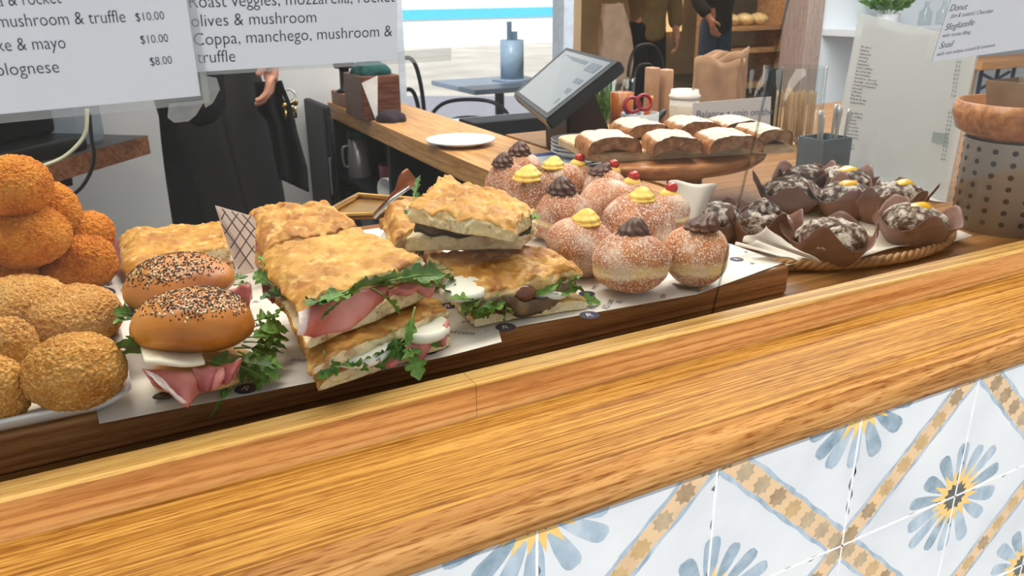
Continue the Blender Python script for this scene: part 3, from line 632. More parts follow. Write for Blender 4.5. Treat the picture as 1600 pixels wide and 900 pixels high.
dbox = WOOD('mahogany_box', [C(70, 42, 34), C(98, 60, 48), C(116, 74, 58)], axis='x', scale=6)
b = B(); box(b, (p0.x, 2.6, .0005), (p1.x, 2.8, zt), .004); obj('box', b, dbox, wb, False)
b = B(); blob(b, ((p0.x+p1.x)/2, 2.7, zt+.006), ((p1.x-p0.x)*.48, .09, .035), 4, .012, 40); obj('cloth', b, PLAIN('teal_cloth', C(28, 78, 76), .9), wb)
b = B(); poly(b, [AY(565, 130, 2.597), AY(590, 118, 2.597), AY(590, 195, 2.597)]); solid(obj('paper_label', b, PLAIN('white_paper', C(222, 222, 222), .7), wb, False), .001)
b = B(); blob(b, AY(612, 186, 2.56), (.05, .05, .03), 3, .01, 40); tag(obj('dark_cloth', b, PLAIN('aubergine_cloth', C(48, 38, 46), .9), None), 'small dark bundled cloth before the wooden box on the bar', 'cloth')
pl_prof = lambda R: [(0, 0), (R*.6, 0), (R*.66, .004), (R, .014), (R, .017), (R*.95, .0165), (R*.64, .008), (0, .006)]
b = B(); q = AZ(720, 226, .0005); lathe(b, pl_prof(.095), q, 48); tag(obj('plate', b, wh, None), 'white round plate alone on the wooden bar before the window', 'plate')
q = AZ(898, 246, .055); 
# ================================================================ card terminal and till
tl = thing('till', 'black touch screen till on a stand with a paper sticker', 'till', AZ(905, 238, .005))
NB = AY(852, 187, 1.5); FB = AZ(801, 147, NB.z); NT = AY(969, 94, 1.52); FT = AZ(886, 73, NT.z)
sn = (NT-NB).cross(FB-NB).normalized()
if sn.z < 0: sn = -sn
b = B(); prism(b, [NB, NT, FT, FB], -sn*.028); bmesh.ops.bevel(b, geom=b.edges[:], offset=.004, segments=2, affect='EDGES'); obj('bezel', b, blackp, tl, False)
cc = (NB+NT+FT+FB)/4; b = B(); poly(b, [cc+(p-cc)*.86+sn*.0006 for p in (NB, NT, FT, FB)])
scr, nt, p, N, L = nodes('till_screen'); p.inputs['Base Color'].default_value = C(96, 104, 108); p.inputs['Roughness'].default_value = .15
p.inputs['Emission Color'].default_value = C(170, 182, 190); p.inputs['Emission Strength'].default_value = .14
o = obj('screen', b, scr, tl, False)
b = B()
def onscr(u, v): return NB.lerp(FB, u).lerp(NT.lerp(FT, u), v)+sn*.0012
for (u0, u1, v0, v1) in ((.12, .3, .72, .86), (.36, .88, .8, .86), (.12, .25, .2, .28), (.12, .25, .36, .44), (.12, .25, .52, .6)): poly(b, [onscr(u0, v0), onscr(u1, v0), onscr(u1, v1), onscr(u0, v1)])
obj('screen_button', b, PLAIN('screen_grey', C(84, 96, 108), .3), o, False)
b = B(); poly(b, [onscr(.5, .55), onscr(.56, .55), onscr(.62, .68), onscr(.56, .68)]); obj('screen_mark', b, PLAIN('screen_orange', C(214, 160, 90), .3), o, False)
b = B(); base = AZ(905, 238, .0055); tq = cc-sn*.03
lo = [base+Vector((x, y, 0)) for x, y in ((-.06, -.05), (.09, -.05), (.09, .07), (-.06, .07))]; hi = [tq+Vector((x, y, 0)) for x, y in ((-.03, -.05), (.05, -.05), (.05, .06), (-.03, .06))]
a_ = [b.verts.new(p) for p in lo]; c_ = [b.verts.new(p) for p in hi]
b.faces.new(a_[::-1]); b.faces.new(c_)
for i in range(4): b.faces.new((a_[i], a_[(i+1) % 4], c_[(i+1) % 4], c_[i]))
bmesh.ops.bevel(b, geom=b.edges[:], offset=.006, segments=2, affect='EDGES'); obj('stand', b, MAT('till_brown_black', [C(34, 26, 28), C(54, 40, 40)], scale=8, rough=.35), tl, False)
b = B(); c = (lo[0]+lo[1]+hi[0]+hi[1])/4; x_ = ((lo[1]-lo[0])+(hi[1]-hi[0])).normalized(); y_ = ((hi[0]+hi[1])-(lo[0]+lo[1])).normalized(); n_ = x_.cross(y_).normalized()
if n_.y > 0: n_ = -n_
c = lo[0].lerp(lo[1], .55).lerp(hi[0].lerp(hi[1], .55), .22)
prism(b, [c-x_*.03+n_*.004, c+x_*.03+n_*.004, c+x_*.03+y_*.03+n_*.004, c-x_*.03+y_*.03+n_*.004], n_*.001); obj('sticker', b, PLAIN('kraft_sticker', C(176, 158, 138), .7), tl, False)
tr = thing('black_tray', 'flat black tray with a blue edged card beside the till', 'tray', AZ(880, 262, .0055))
q = AZ(880, 262, .0055); b = B(); box(b, q+Vector((-.09, -.09, .0)), q+Vector((.1, .085, .022)), .006); obj('tray_body', b, blackp, tr, False)
b = B(); box(b, q+Vector((-.085, -.075, .0225)), q+Vector((.03, .07, .024))); obj('card', b, PLAIN('pale_card', C(206, 216, 226), .5), tr, False)
b = B(); box(b, q+Vector((-.085, .04, .0242)), q+Vector((.03, .07, .0248))); obj('card_band', b, PLAIN('blue_band', C(50, 84, 150), .5), tr, False)
for k in range(4):
    b = B(); lathe(b, pl_prof(.062), q+Vector((.035, -.005, .0245+.0088*k)), 40)
    tag(obj('saucer', b, wh, None), ['white saucer at the bottom of the small stack by the till', 'white saucer second from the bottom of the stack by the till', 'white saucer third from the bottom of the stack by the till', 'white saucer on top of the small stack by the till'][k], 'saucer', 'saucers stacked by the till')
# ================================================================ boards, papers and food
ZB = .0465                                              # level of the paper on the dark board
walnut = WOOD('dark_walnut_board', [C(112, 72, 40), C(152, 104, 62), C(174, 126, 80)], axis='x', scale=2, stretch=60, fine=.5, rough=.4, coat=.1)
b = B(); box(b, (-.62, .737, .0055), (.808, 1.22, .0445), .004, 3); o = obj('serving_board', b, walnut, None, False); tag(o, 'long dark brown wooden board under the sandwiches and donuts', 'serving board')
wax = MAT('printed_paper', [C(214, 208, 198), C(230, 226, 217)], scale=6, rough=.65, bump=.15, bscale=14, bdist=.004); navyi = PLAIN('navy_ink', C(44, 52, 82), .6); wht = PLAIN('white_print', C(228, 224, 216), .6)
def liner(label, outline, z, marks, curl=0.0, group='printed paper sheets on the board'):
    """thin sheet: outline in (x,y) metres at height z, printed with logos and words"""
    root = thing('printed_paper', label, 'paper', (outline[0][0], outline[0][1], z)); b = B()
    prism(b, [(x, y, z) for x, y in outline], (0, 0, .0003)); bmesh.ops.recalc_face_normals(b, faces=b.faces[:]); obj('sheet', b, wax, root, False)
    for (kind, px, py, a, s) in marks:
        p = AZ(px, py, z+.0006); d = Vector((math.cos(a), math.sin(a), 0)); q = Vector((-d.y, d.x, 0)); b = B()
        if kind == 'logo':
            lathe(b, [(0, 0), (s, 0)], p, 28); lg = obj('logo', b, navyi, root, False); b = B(); text_on(b, 'R', p-d*s*.3-q*s*.42+Vector((0, 0, .0003)), p+d*s*.32-q*s*.42+Vector((0, 0, .0003)), (0, 0, 1), s*.85); obj('letter', b, wht, lg, False)
        else:
            wd = s*len(kind)*.62; text_on(b, kind, p-d*wd/2, p+d*wd/2, (0, 0, 1), s, .25); obj('lettering', b, navyi, root, False)
    return root
def XY(px, py, z=.0455): v = AZ(px, py, z); return (v.x, v.y)
YF = .739
liner('printed paper sheet under the seeded rolls and the ham sandwiches', [XY(155, 661), XY(548, 585), (.30, 1.18), (-.05, 1.2)], .0448, [('logo', 385, 607, -.6, .011), ('and.com', 478, 566, -.75, .0085), ('com', 425, 495, -.7, .008), ('HE', 402, 470, 2.4, .007)])
liner('printed paper sheet under the stacked focaccia sandwiches in the middle', [XY(530, 592), XY(700, 556), XY(784, 534), XY(775, 500), (.50, 1.19), (.27, 1.19)], .0452, [('logo', 668, 547, -.6, .0115), ('and.com', 715, 521, -.75, .0085), ('logo', 700, 478, -.6, .0105), ('HE R', 682, 458, -.9, .007), ('HE', 727, 501, 2.6, .0075), ('com', 560, 575, -.7, .007)])
liner('printed paper sheet under the lower focaccia and the sugared donuts', [XY(760, 519, .0456), XY(1089, 460, .0456), XY(1224, 411, .0456), (.8, 1.19), (.45, 1.2)], .0456, [('logo', 790, 511, -.3, .0115), ('logo', 921, 492, -.3, .0115), ('RO com', 955, 476, .75, .0085), ('HE', 930, 481, .75, .0085), ('logo', 917, 459, -.3, .01), ('ney', 932, 449, .8, .008), ('com', 1040, 463, .75, .0085), ('RO', 972, 472, .75, .007), ('logo', 1151, 405, .2, .0095), ('com', 1168, 394, .7, .007), ('HE', 1180, 412, .7, .007)])
# ---------------------------------------------------------------- arancini on the white dish
dish = thing('serving_dish', 'white rectangular dish holding the breaded balls at left', 'dish', (-.1, .95, .0470))
china = PLAIN('glazed_china', C(226, 230, 234), .18, var=.015, coat=.3)
xr = AZ(210, 625, .062).x
def dishm(z0):
    b = B(); x0, x1, y0, y1 = -.34, xr, .716, 1.2
    def ring(o, z, r=.022, n=6):
        pts = []
        for cx, cy, a0 in ((x1-o-r, y0+o+r, -PI/2), (x1-o-r, y1-o-r, 0), (x0+o+r, y1-o-r, PI/2), (x0+o+r, y0+o+r, PI)):
            for i in range(n+1): a = a0+PI/2*i/n; pts.append(b.verts.new((cx+r*math.cos(a), cy+r*math.sin(a), z)))
        return pts
    rs = [ring(.022, z0, .012), ring(.012, z0+.006), ring(.0, z0+.017), ring(.0, z0+.0195), ring(.004, z0+.02), ring(.014, z0+.010), ring(.024, z0+.006, .01)]
    for a, c in zip(rs, rs[1:]):
        for i in range(len(a)): b.faces.new((a[i], a[(i+1) % len(a)], c[(i+1) % len(a)], c[i]))
    b.faces.new(rs[0][::-1]); b.faces.new(rs[-1]); return b
obj('dish_body', dishm(.0470), china, dish)
ln = thing('paper_liner', 'paper liner with a dark blue logo in the white dish', 'paper', (-.1, .95, .0535))
b = B()
def lf(u, v):
    x = -.3+u*(xr-.035+.3); y = .745+v*.42; z = .0536+.0004*math.sin(u*9)
    return Vector((x, y, z))
sheet(b, 12, 12, lf); solid(obj('sheet', b, wax, ln), .0003)
b = B()                                                 # corner of the liner standing up along the front rim
c = [AZ(5, 655, .06), AZ(168, 607, .06), AZ(179, 627, .0555), AZ(20, 664, .0555)]; c = [AY(0, 655, .738), AY(168, 608, .735), AY(179, 629, .728), AY(0, 672, .73)]
poly(b, c); solid(obj('paper_corner', b, wax, ln, False), .0004)
q = AY(161, 458, 1.0); 
b = B(); e_x = Vector((.92, -.3, .0)).normalized(); cc_ = AZ(160, 458, .075)
pc = [AZ(108, 462, .072), AZ(180, 444, .072), AZ(203, 475, .06), AZ(130, 500, .06)]; poly(b, pc); solid(obj('raised_sheet', b, wax, ln, False), .0004)
nn = (pc[1]-pc[0]).cross(pc[3]-pc[0]).normalized(); nn = nn if nn.z > 0 else -nn
cc_ = (pc[0]*.25+pc[1]*.5+pc[2]*.25)*.0+AZ(161, 459, .0685); b = B(); lathe(b, [(0, 0), (.0135, 0)], cc_+nn*.0012, 28, nn); lg = obj('logo', b, navyi, ln, False)
b = B(); text_on(b, 'R', cc_+nn*.0018+Vector((.006, .004, 0)), cc_+nn*.0018+Vector((-.006, .006, 0)), nn, .012); obj('letter', b, wht, lg, False)
def crumb(name, cols, sp): return MAT(name, cols, scale=32, detail=8, rough=.75, bump=.75, bscale=520, bdist=.003, spec=.25, speck=sp, ramp=(.32, .68), vor=420)
cr_pale = crumb('pale_crumb', [C(174, 112, 44), C(206, 146, 70), C(220, 168, 96)], [(C(236, 196, 126), 420, .52, .64, .75), (C(146, 82, 28), 330, .56, .7, .55)])
cr_or = crumb('orange_crumb', [C(182, 98, 24), C(208, 124, 34), C(222, 148, 56)], [(C(240, 172, 78), 420, .54, .68, .65), (C(160, 70, 12), 330, .58, .7, .6)])
def arancino(px, py, z, rx, rz, mt, label, seed, ell=1.0):
    c = AZ(px, py, z); m_ = MPP(c); r = rx*m_; h = rz*m_*1.02
    root = thing('arancino', label, 'arancino', (c.x, c.y, c.z-h), 'breaded rice balls heaped on the white dish'); b = B()
    blob(b, c, (r, r*ell, h), 6, .005, 16, .002, 300, None, seed, shape=lambda d, p: Vector((p.x, p.y, max(p.z, -h*.93)))); obj('crust', b, mt, root)
rows = [(117, 582, .089, 72, 58, 0, 'large pale breaded ball at the front corner of the white dish', 1),
 (118, 495, .089, 65, 49, 0, 'pale breaded ball directly behind the large one at the dish corner', 2),
 (38, 476, .092, 66, 48, 0, 'pale breaded ball left of the logo paper behind the front row', 3),
 (14, 540, .09, 40, 46, 0, 'pale breaded ball with an orange patch cut by the left picture edge', 4),
 (-4, 606, .086, 45, 54, 0, 'frontmost pale breaded ball cut by the left picture edge', 5),
 (120, 418, .092, 60, 36, 1, 'orange breaded ball low at the right of the heap beside the logo paper', 6),
 (8, 432, .1, 48, 30, 1, 'orange breaded ball peeping over the pale ones at the left edge', 7),
 (40, 368, .148, 66, 50, 1, 'large orange breaded ball in the middle of the heap', 8),
 (18, 290, .205, 58, 47, 1, 'topmost orange breaded ball of the heap', 9),
 (84, 335, .158, 40, 48, 1, 'orange breaded ball behind and right of the topmost one', 10),
 (134, 364, .13, 40, 33, 1, 'smooth orange breaded ball high at the right of the heap', 11),
 (137, 402, .108, 43, 36, 1, 'orange breaded ball partly hidden between two others at right of the heap', 12)]
for (px, py, z, rx, rz, k, lb, sd) in rows: arancino(px, py, z, rx, rz, [cr_pale, cr_or][k], lb, sd)
# ---------------------------------------------------------------- shared sandwich fillings
rocket = MAT('rocket_green', [C(58, 100, 34), C(88, 134, 50), C(126, 166, 80)], scale=60, rough=.5, spec=.35); rocket_d = MAT('rocket_dark', [C(44, 80, 32), C(68, 108, 44), C(98, 136, 62)], scale=60, rough=.5); stemg = PLAIN('rocket_stem', C(128, 160, 84), .5)
def leaf(parent, p, d, L, W_, droop, mt=None, roll=0.0, seed=0, name='rocket_leaf'):
    """lobed rocket leaf with a pale midrib, from p along d, bending down by droop"""
    rnd = random.Random(seed); d = Vector(d).normalized(); s = d.cross(Vector((0, 0, 1)))
    s = s.normalized() if s.length > .05 else Vector((1, 0, 0)); n_ = s.cross(d)
    s, n_ = s*math.cos(roll)+n_*math.sin(roll), n_*math.cos(roll)-s*math.sin(roll)
    N_ = 26; pts = []; dirv = d.copy(); p = Vector(p); ph = rnd.uniform(0, 6); pos = p.copy()
    for i in range(N_+1):
        pts.append(pos.copy()); dirv = (dirv+Vector((0, 0, -droop/N_))+s*.03*math.sin(i*.5+ph)).normalized(); pos = pos+dirv*L/N_
    b = B(); rows = []
    for i, q in enumerate(pts):
        t = i/N_
        env = 0 if t < .3 else math.sin(PI*min(1, (t-.3)/.7)**.62)
        lob = .42+.58*abs(math.cos((t-.3)*PI*4.2)) if t < .84 else 1.0
        w = W_*.42*env*lob+.0006
        up_ = n_*w*.35*(1+.6*math.sin(i*1.3+ph))
        sk = dirv*0+d*w*.25
        rows.append([b.verts.new(q+s*w+up_+sk), b.verts.new(q+s*w*.5+up_*.3), b.verts.new(q), b.verts.new(q-s*w*.5+up_*.3), b.verts.new(q-s*w+up_+sk)])
    for a, c in zip(rows, rows[1:]):
        for j in range(4): b.faces.new((a[j], a[j+1], c[j+1], c[j]))
    tube(b, [q+n_*.0006 for q in pts[:22]], [.0011*(1-i/30) for i in range(22)], 5, True, 1)
    return obj(name, b, [mt or rocket, stemg], parent)
def FP(a, c):
    """point seen at a pixel on the upright plane through a and c, moved outwards (towards the customer) by off"""
    a, c = Vector(a), Vector(c); n_ = Vector((c.y-a.y, a.x-c.x, 0)).normalized()
    if n_.dot(CAM-a) < 0: n_ = -n_
    def f(px, py, off=0.0):
        d = ray(px, py); return CAM+d*(n_.dot(a+n_*off-CAM)/n_.dot(d))
    return f
def leaves(parent, specs, seed0=0, fp=None):
    """specs: (px,py,y, dpx,dpy, dy, width m, droop): from a pixel at depth y to a second pixel"""
    for i, (x0, y0, ya, x1, y1, yb, W_, dr, *o_) in enumerate(specs):
        a, c = (fp(x0, y0, ya), fp(x1, y1, yb)) if fp else (AY(x0, y0, ya), AY(x1, y1, yb)); L = (c-a).length
        leaf(parent, a, c-a+Vector((0, 0, dr*L*.5)), L*1.05, W_, dr, [rocket, rocket_d][(i+seed0) % 3 == 1], random.Random(seed0*31+i).uniform(-.9, .9), seed0*50+i)
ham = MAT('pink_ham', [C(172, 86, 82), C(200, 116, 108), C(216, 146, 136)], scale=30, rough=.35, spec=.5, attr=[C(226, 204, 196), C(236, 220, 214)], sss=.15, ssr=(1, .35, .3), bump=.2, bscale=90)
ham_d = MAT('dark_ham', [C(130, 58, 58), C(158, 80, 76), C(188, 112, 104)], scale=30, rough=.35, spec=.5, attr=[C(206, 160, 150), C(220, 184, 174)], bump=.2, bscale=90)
def hamsheet(parent, top, bot, name='ham_slice', mt=None, fold=.006, fat='bottom', seed=0, nf=4):
    """ruffled slice hanging from the line `top` to the line `bot` (lists of world points)"""
    def at(Ls, u):
        t = u*(len(Ls)-1); i = min(int(t), len(Ls)-2); return Ls[i].lerp(Ls[i+1], t-i)
    def f(u, v):
        a, c = at(top, u), at(bot, u); p = a.lerp(c, v); back = Vector((0, 1, 0))
        p = p-back*(fold*math.sin(u*nf*2*PI+seed+v*2)*(.3+v)+.004*math.sin(v*PI)); p.z += .0025*noise.noise(Vector((u*5, v*5, seed))); return p
    def k(u, v): return {'bottom': 1-max(0, (v-.72)/.2), 'left': min(1, max(0, (u-.06)/.1)), 'top': min(1, v/.2), 'none': 1}[fat]
    b = B(); sheet(b, 30, 10, f, 0, k); return solid(obj(name, b, mt or ham, parent), .0012)
mozz = MAT('mozzarella', [C(226, 226, 210), C(238, 239, 226)], scale=40, rough=.3, spec=.5, sss=.2, ssr=(1, .9, .7))
def disc(parent, c, r, t, axis, name='mozzarella_slice', mt=None, sq=1.0):
    b = B(); n_ = 8; pr = [(0, -t/2)]+[(r-t*.5+t*.5*math.sin(PI*i/n_), -t/2*math.cos(PI*i/n_)) for i in range(n_+1)]+[(0, t/2)]
    lathe(b, pr, (0, 0, 0), 36, None, lambda a, i: 1+.03*math.sin(3*a+r*900)); Q = Vector((0, 0, 1)).rotation_difference(Vector(axis))
    for v in b.verts: v.co = Vector(c)+Q@Vector((v.co.x, v.co.y*sq, v.co.z))
    return obj(name, b, mt or mozz, parent)
# ---------------------------------------------------------------- seeded rolls
bunm = MAT('glazed_roll_crust', [C(156, 88, 28), C(196, 122, 46), C(216, 150, 70)], scale=13, detail=4, rough=.36, spec=.5, bump=.25, bscale=120, bdist=.0012, ramp=(.3, .7))
seed_d = PLAIN('poppy_seed', C(40, 36, 36), .6, var=.4); seed_l = PLAIN('sesame_seed', C(226, 204, 162), .5); bcrumb = MAT('roll_crumb', [C(206, 160, 100), C(226, 190, 134)], scale=40, rough=.8, bump=.4)
def roll(px, py, zc, rw, rh, label, base_z, seed, tilt, seedc):
    c = AZ(px, py, zc); m_ = MPP(c); r = rw*m_; h = rh*m_
    root = thing('seeded_roll', label, 'sandwich', (c.x, c.y, base_z), 'seeded ham rolls beside the white dish'); Rt = Matrix.Rotation(tilt[0], 3, 'X')@Matrix.Rotation(tilt[1], 3, 'Y')
    def shp(d, p): return Vector((p.x, p.y, p.z if p.z > 0 else p.z*.62))
    b = B(); blob(b, c, (r, r*.95, h), 5, .006, 14, .0006, 90, Rt, seed, shp); tp = obj('top_bun', b, bunm, root)
    rnd = random.Random(seed); bd, bl = B(), B()
    def surf(d, o): 
        p = Vector((d.x*r, d.y*r*.95, d.z*h)); p = shp(d, p); p += d*(.006*noise.noise(p*14+Vector((seed*3.1, seed*1.7, seed*.9)))+o); return c+Rt@p
    n = 0
    while n < 950:
        d = Vector((rnd.gauss(seedc[0], .65), rnd.gauss(seedc[1], .62), 1)); d.normalize()
        if d.z < .22: continue
        n += 1; lt = rnd.random() < .13; s = (.0011, .0007, .0005) if not lt else (.0019, .0012, .0007)
        t = bmesh.new(); bmesh.ops.create_icosphere(t, subdivisions=1, radius=1)
        Q = Vector((0, 0, 1)).rotation_difference(Rt@d).to_matrix()@Matrix.Rotation(rnd.uniform(0, PI), 3, 'Z'); p = surf(d, .0003)
        for v in t.verts: v.co = p+Q@Vector((v.co.x*s[0], v.co.y*s[1], v.co.z*s[2]))
        merge(bl if lt else bd, t)
    tag(obj('poppy_seeds', bd, seed_d, tp), kind='stuff'); tag(obj('sesame_seeds', bl, seed_l, tp), kind='stuff')
    b = B(); blob(b, Vector((c.x+.004, c.y+.01, base_z+.012)), (r*.9, r*.85, .012), 4, .003, 20, 0, 1, None, seed); obj('bottom_bun', b, bcrumb, root)
    return root, c, r, h
r1, c, r, h = roll(304, 510, .108, 91, 62, 'front seeded roll with pink ham, cheese and rocket beside the dish', .0475, 11, (-.16, .1), (.1, -.4))
Y0 = c.y-r*.78
b = B(); q = AY(295, 572, Y0-.006)
def chs(u, v):
    p = AY(225+u*95, 566+4*math.sin(u*3), Y0-.012+.01*(u-.5)**2); return p+Vector((.0, v*.07, -.002*v+.001*math.sin(u*6)))
sheet(b, 16, 8, chs); solid(obj('cheese_slice', b, MAT('pale_cheese', [C(228, 222, 196), C(238, 234, 214)], scale=30, rough=.45, sss=.1), r1), .0035)
hamsheet(r1, [AY(x, y, Y0-.004) for x, y in ((222, 575), (270, 580), (320, 578), (372, 568))], [AY(x, y, Y0-.012) for x, y in ((250, 608), (292, 634), (330, 604), (368, 590))], fold=.005, seed=1.0, nf=2.5, fat='none')
hamsheet(r1, [AY(x, y, Y0-.008) for x, y in ((228, 578), (252, 590))], [AY(x, y, Y0-.019) for x, y in ((262, 612), (296, 634))], name='ham_fat', fold=.002, seed=2, nf=1, mt=MAT('ham_fat', [C(228, 208, 202), C(238, 224, 218)], scale=30, rough=.4))
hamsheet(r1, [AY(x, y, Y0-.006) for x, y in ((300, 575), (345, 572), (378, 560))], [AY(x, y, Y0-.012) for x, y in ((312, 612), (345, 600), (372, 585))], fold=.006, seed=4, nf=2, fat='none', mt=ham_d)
leaves(r1, [(250, 560, .745, 180, 540, .72, .026, .3), (262, 552, .74, 190, 552, .73, .03, .5), (240, 556, .74, 198, 528, .74, .022, .3), (330, 563, .72, 425, 578, .7, .03, .3), (345, 555, .74, 440, 575, .72, .034, .4), (370, 530, .76, 448, 530, .77, .034, .5), (365, 545, .75, 440, 552, .74, .03, .4),
 (372, 560, .73, 404, 612, .715, .03, .9), (395, 575, .72, 330, 655, .715, .02, .4), (380, 560, .73, 350, 620, .712, .018, .5), (360, 568, .72, 420, 600, .705, .026, .6), (385, 515, .78, 440, 508, .8, .03, .4), (310, 560, .72, 372, 576, .702, .03, .2), (378, 540, .75, 428, 566, .73, .036, .6), (385, 520, .77, 450, 520, .775, .03, .4), (380, 535, .75, 446, 545, .745, .03, .4), (372, 550, .735, 436, 590, .71, .028, .5), (388, 505, .79, 432, 495, .8, .036, .3), (360, 565, .725, 400, 590, .71, .034, .5)], 1)
b = B(); blob(b, AZ(255, 618, ZB+.003), (.0095, .006, .003), 3, .001, 90); obj('olive_piece', b, PLAIN('black_olive', C(44, 30, 30), .3), r1)
r2, c2, rr, hh = roll(284, 448, .112, 84, 52, 'rear seeded roll half hidden behind the front seeded roll', .0475, 12, (-.1, -.05), (-.2, -.35))
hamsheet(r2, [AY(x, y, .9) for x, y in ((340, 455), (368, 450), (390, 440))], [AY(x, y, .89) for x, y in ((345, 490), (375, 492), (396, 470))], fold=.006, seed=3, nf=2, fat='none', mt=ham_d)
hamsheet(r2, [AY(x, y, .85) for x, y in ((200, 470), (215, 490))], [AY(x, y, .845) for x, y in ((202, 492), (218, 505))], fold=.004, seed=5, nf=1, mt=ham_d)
leaves(r2, [(225, 495, .84, 180, 492, .82, .026, .3), (220, 500, .83, 176, 505, .81, .02, .4), (360, 440, .93, 385, 432, .94, .02, .2), (365, 446, .92, 392, 446, .93, .018, .3)], 2)
# ---------------------------------------------------------------- focaccia
crust = [C(158, 102, 40), C(196, 140, 64), C(216, 172, 98)]
foc = MAT('focaccia', crust, scale=26, detail=6, rough=.55, spec=.35, attr=[C(218, 192, 138), C(238, 220, 174), C(246, 232, 194)], bump=.6, bscale=150, bdist=.003, speck=[(C(150, 86, 32), 42, .53, .66, .75), (C(240, 208, 132), 75, .54, .68, .6), (C(122, 66, 26), 120, .62, .7, .6), (C(60, 44, 30), 240, .71, .75, .8)])
foc_g = MAT('focaccia_golden', [C(172, 116, 42), C(202, 148, 58), C(220, 178, 90)], scale=20, detail=6, rough=.5, spec=.4, attr=[C(222, 198, 144), C(240, 224, 180), C(247, 235, 200)], bump=.6, bscale=150, bdist=.003, speck=[(C(166, 98, 36), 42, .53, .66, .7), (C(240, 208, 130), 75, .55, .68, .6), (C(134, 74, 28), 120, .62, .7, .6), (C(60, 44, 30), 240, .71, .75, .8)])
def bread(parent, name, q, t, sides=(0, 0, 0, 0), seed=0, bump=.004, edge=.55, mt=None, bot_k=.75, top_k=1.0, wob=.004, n=48, sag=None):
    """slab under the quad q (a,b,c,d: four top corners in order); t thickness; sides k per edge ab,bc,cd,da (1 crust, 0 cut crumb)"""
    q = [Vector(p) for p in q]; b = B(); b.verts.layers.float.new('k'); sv = Vector((seed*5.3, seed*2.1, seed))
    def top(u, v):
        p = q[0]*(1-u)*(1-v)+q[1]*u*(1-v)+q[2]*u*v+q[3]*(1-u)*v
        e = min(u, 1-u, v, 1-v); rr_ = .09
        # crust sides roll over, cut sides stay square
        for dist, k in ((v, sides[0]), (1-u, sides[1]), (1-v, sides[2]), (u, sides[3])):
            if dist < rr_*2 and k: p.z -= t*edge*(1-dist/(rr_*2))**2*k
            elif dist < rr_*.6: p.z -= t*.12*(1-dist/(rr_*.6))**2
        p.z += bump*(1.1*noise.noise(p*36+sv)+.75*noise.noise(p*90+sv)+.45*noise.noise(p*210+sv))
        if sag: p.z += sag(u, v)
        p.x += wob*noise.noise(p*30+sv*2)*(1 if e < .02 else .3); p.y += wob*noise.noise(p*33-sv)*(1 if e < .02 else .3)
        return p
    G = [[None]*(n+1) for _ in range(n+1)]; H = [[None]*(n+1) for _ in range(n+1)]
    for i in range(n+1):
        for j in range(n+1):
            u, v = i/n, j/n; p = top(u, v); G[i][j] = b.verts.new(p); kset(b, G[i][j], top_k)
            base = q[0]*(1-u)*(1-v)+q[1]*u*(1-v)+q[2]*u*v+q[3]*(1-u)*v; 
            if sag: base.z += sag(u, v)
            w_ = Vector((p.x, p.y, min(base.z-t+.0012*noise.noise(p*60+sv), p.z-.002))); H[i][j] = b.verts.new(w_); kset(b, H[i][j], bot_k)
    for i in range(n):
        for j in range(n):
            b.faces.new((G[i][j], G[i+1][j], G[i+1][j+1], G[i][j+1])); b.faces.new((H[i][j], H[i][j+1], H[i+1][j+1], H[i+1][j]))
    per = [(i, 0, 0) for i in range(n)]+[(n, j, 1) for j in range(n)]+[(n-i, n, 2) for i in range(n)]+[(0, n-j, 3) for j in range(n)]
    cen = sum(q, Vector())/4; cols_ = []; RW = 10
    for (i, j, s) in per:
        a, c_ = G[i][j].co, H[i][j].co; k = sides[s]; out = Vector((a.x-cen.x, a.y-cen.y, 0)).normalized(); col = [G[i][j]]
        for r_ in range(1, RW):
            f = r_/RW; p = a.lerp(c_, f); bul = (.006*math.sin(PI*f)*k if k else 0)+(.0045*noise.noise(p*140+sv)+.0034*noise.noise(p*330+sv))*(1-.6*k)
            v = b.verts.new(p+out*bul); kset(b, v, (top_k if r_ == 1 and k else 0 if not k else k)); col.append(v)
        col.append(H[i][j]); cols_.append(col)
    m_ = len(cols_)
    for x in range(m_):
        a, c_ = cols_[x], cols_[(x+1) % m_]
        for r_ in range(RW):
            try: b.faces.new((a[r_], a[r_+1], c_[r_+1], c_[r_]))
            except ValueError: pass
    bmesh.ops.recalc_face_normals(b, faces=b.faces[:])
    return obj(name, b, mt or foc, parent)
def Q(z, *pp): return [AZ(x, y, z if not isinstance(z, (list, tuple)) else z[i]) for i, (x, y) in enumerate(pp)]
def shift(q, dz, grow=1.0):
    c_ = sum(q, Vector())/4; return [c_+(p-c_)*grow+Vector((0, 0, dz)) for p in q]
def sandwich(label, q, group='focaccia sandwiches on the board'):
    c_ = sum(q, Vector())/4; return thing('focaccia_sandwich', label, 'sandwich', (c_.x, c_.y, ZB), group)
# A: back left, ham
qa = Q(.096, (187, 352), (350, 342), (358, 384), (196, 418)); sa = sandwich('flat focaccia with ham at back left beside the breaded balls', qa)
bread(sa, 'top_bread', qa, .022, (.6, 0, 0, .8), 1, .0045, mt=foc_g)
bread(sa, 'bottom_bread', shift(qa, -.034), .0145, (1, 0, 0, 1), 2, .002)
hamsheet(sa, [AZ(x, y, .074) for x, y in ((268, 396), (310, 396), (352, 384), (384, 366))], [AZ(x, y, .062) for x, y in ((288, 412), (330, 414), (362, 408), (386, 392))], fold=.008, seed=1, nf=3, fat='none')
hamsheet(sa, [AZ(x, y, .075) for x, y in ((190, 372), (192, 395), (196, 415), (222, 424))], [AZ(x, y, .056) for x, y in ((174, 375), (176, 405), (183, 430), (220, 440))], fold=.006, seed=2, nf=2, fat='none', mt=ham_d)
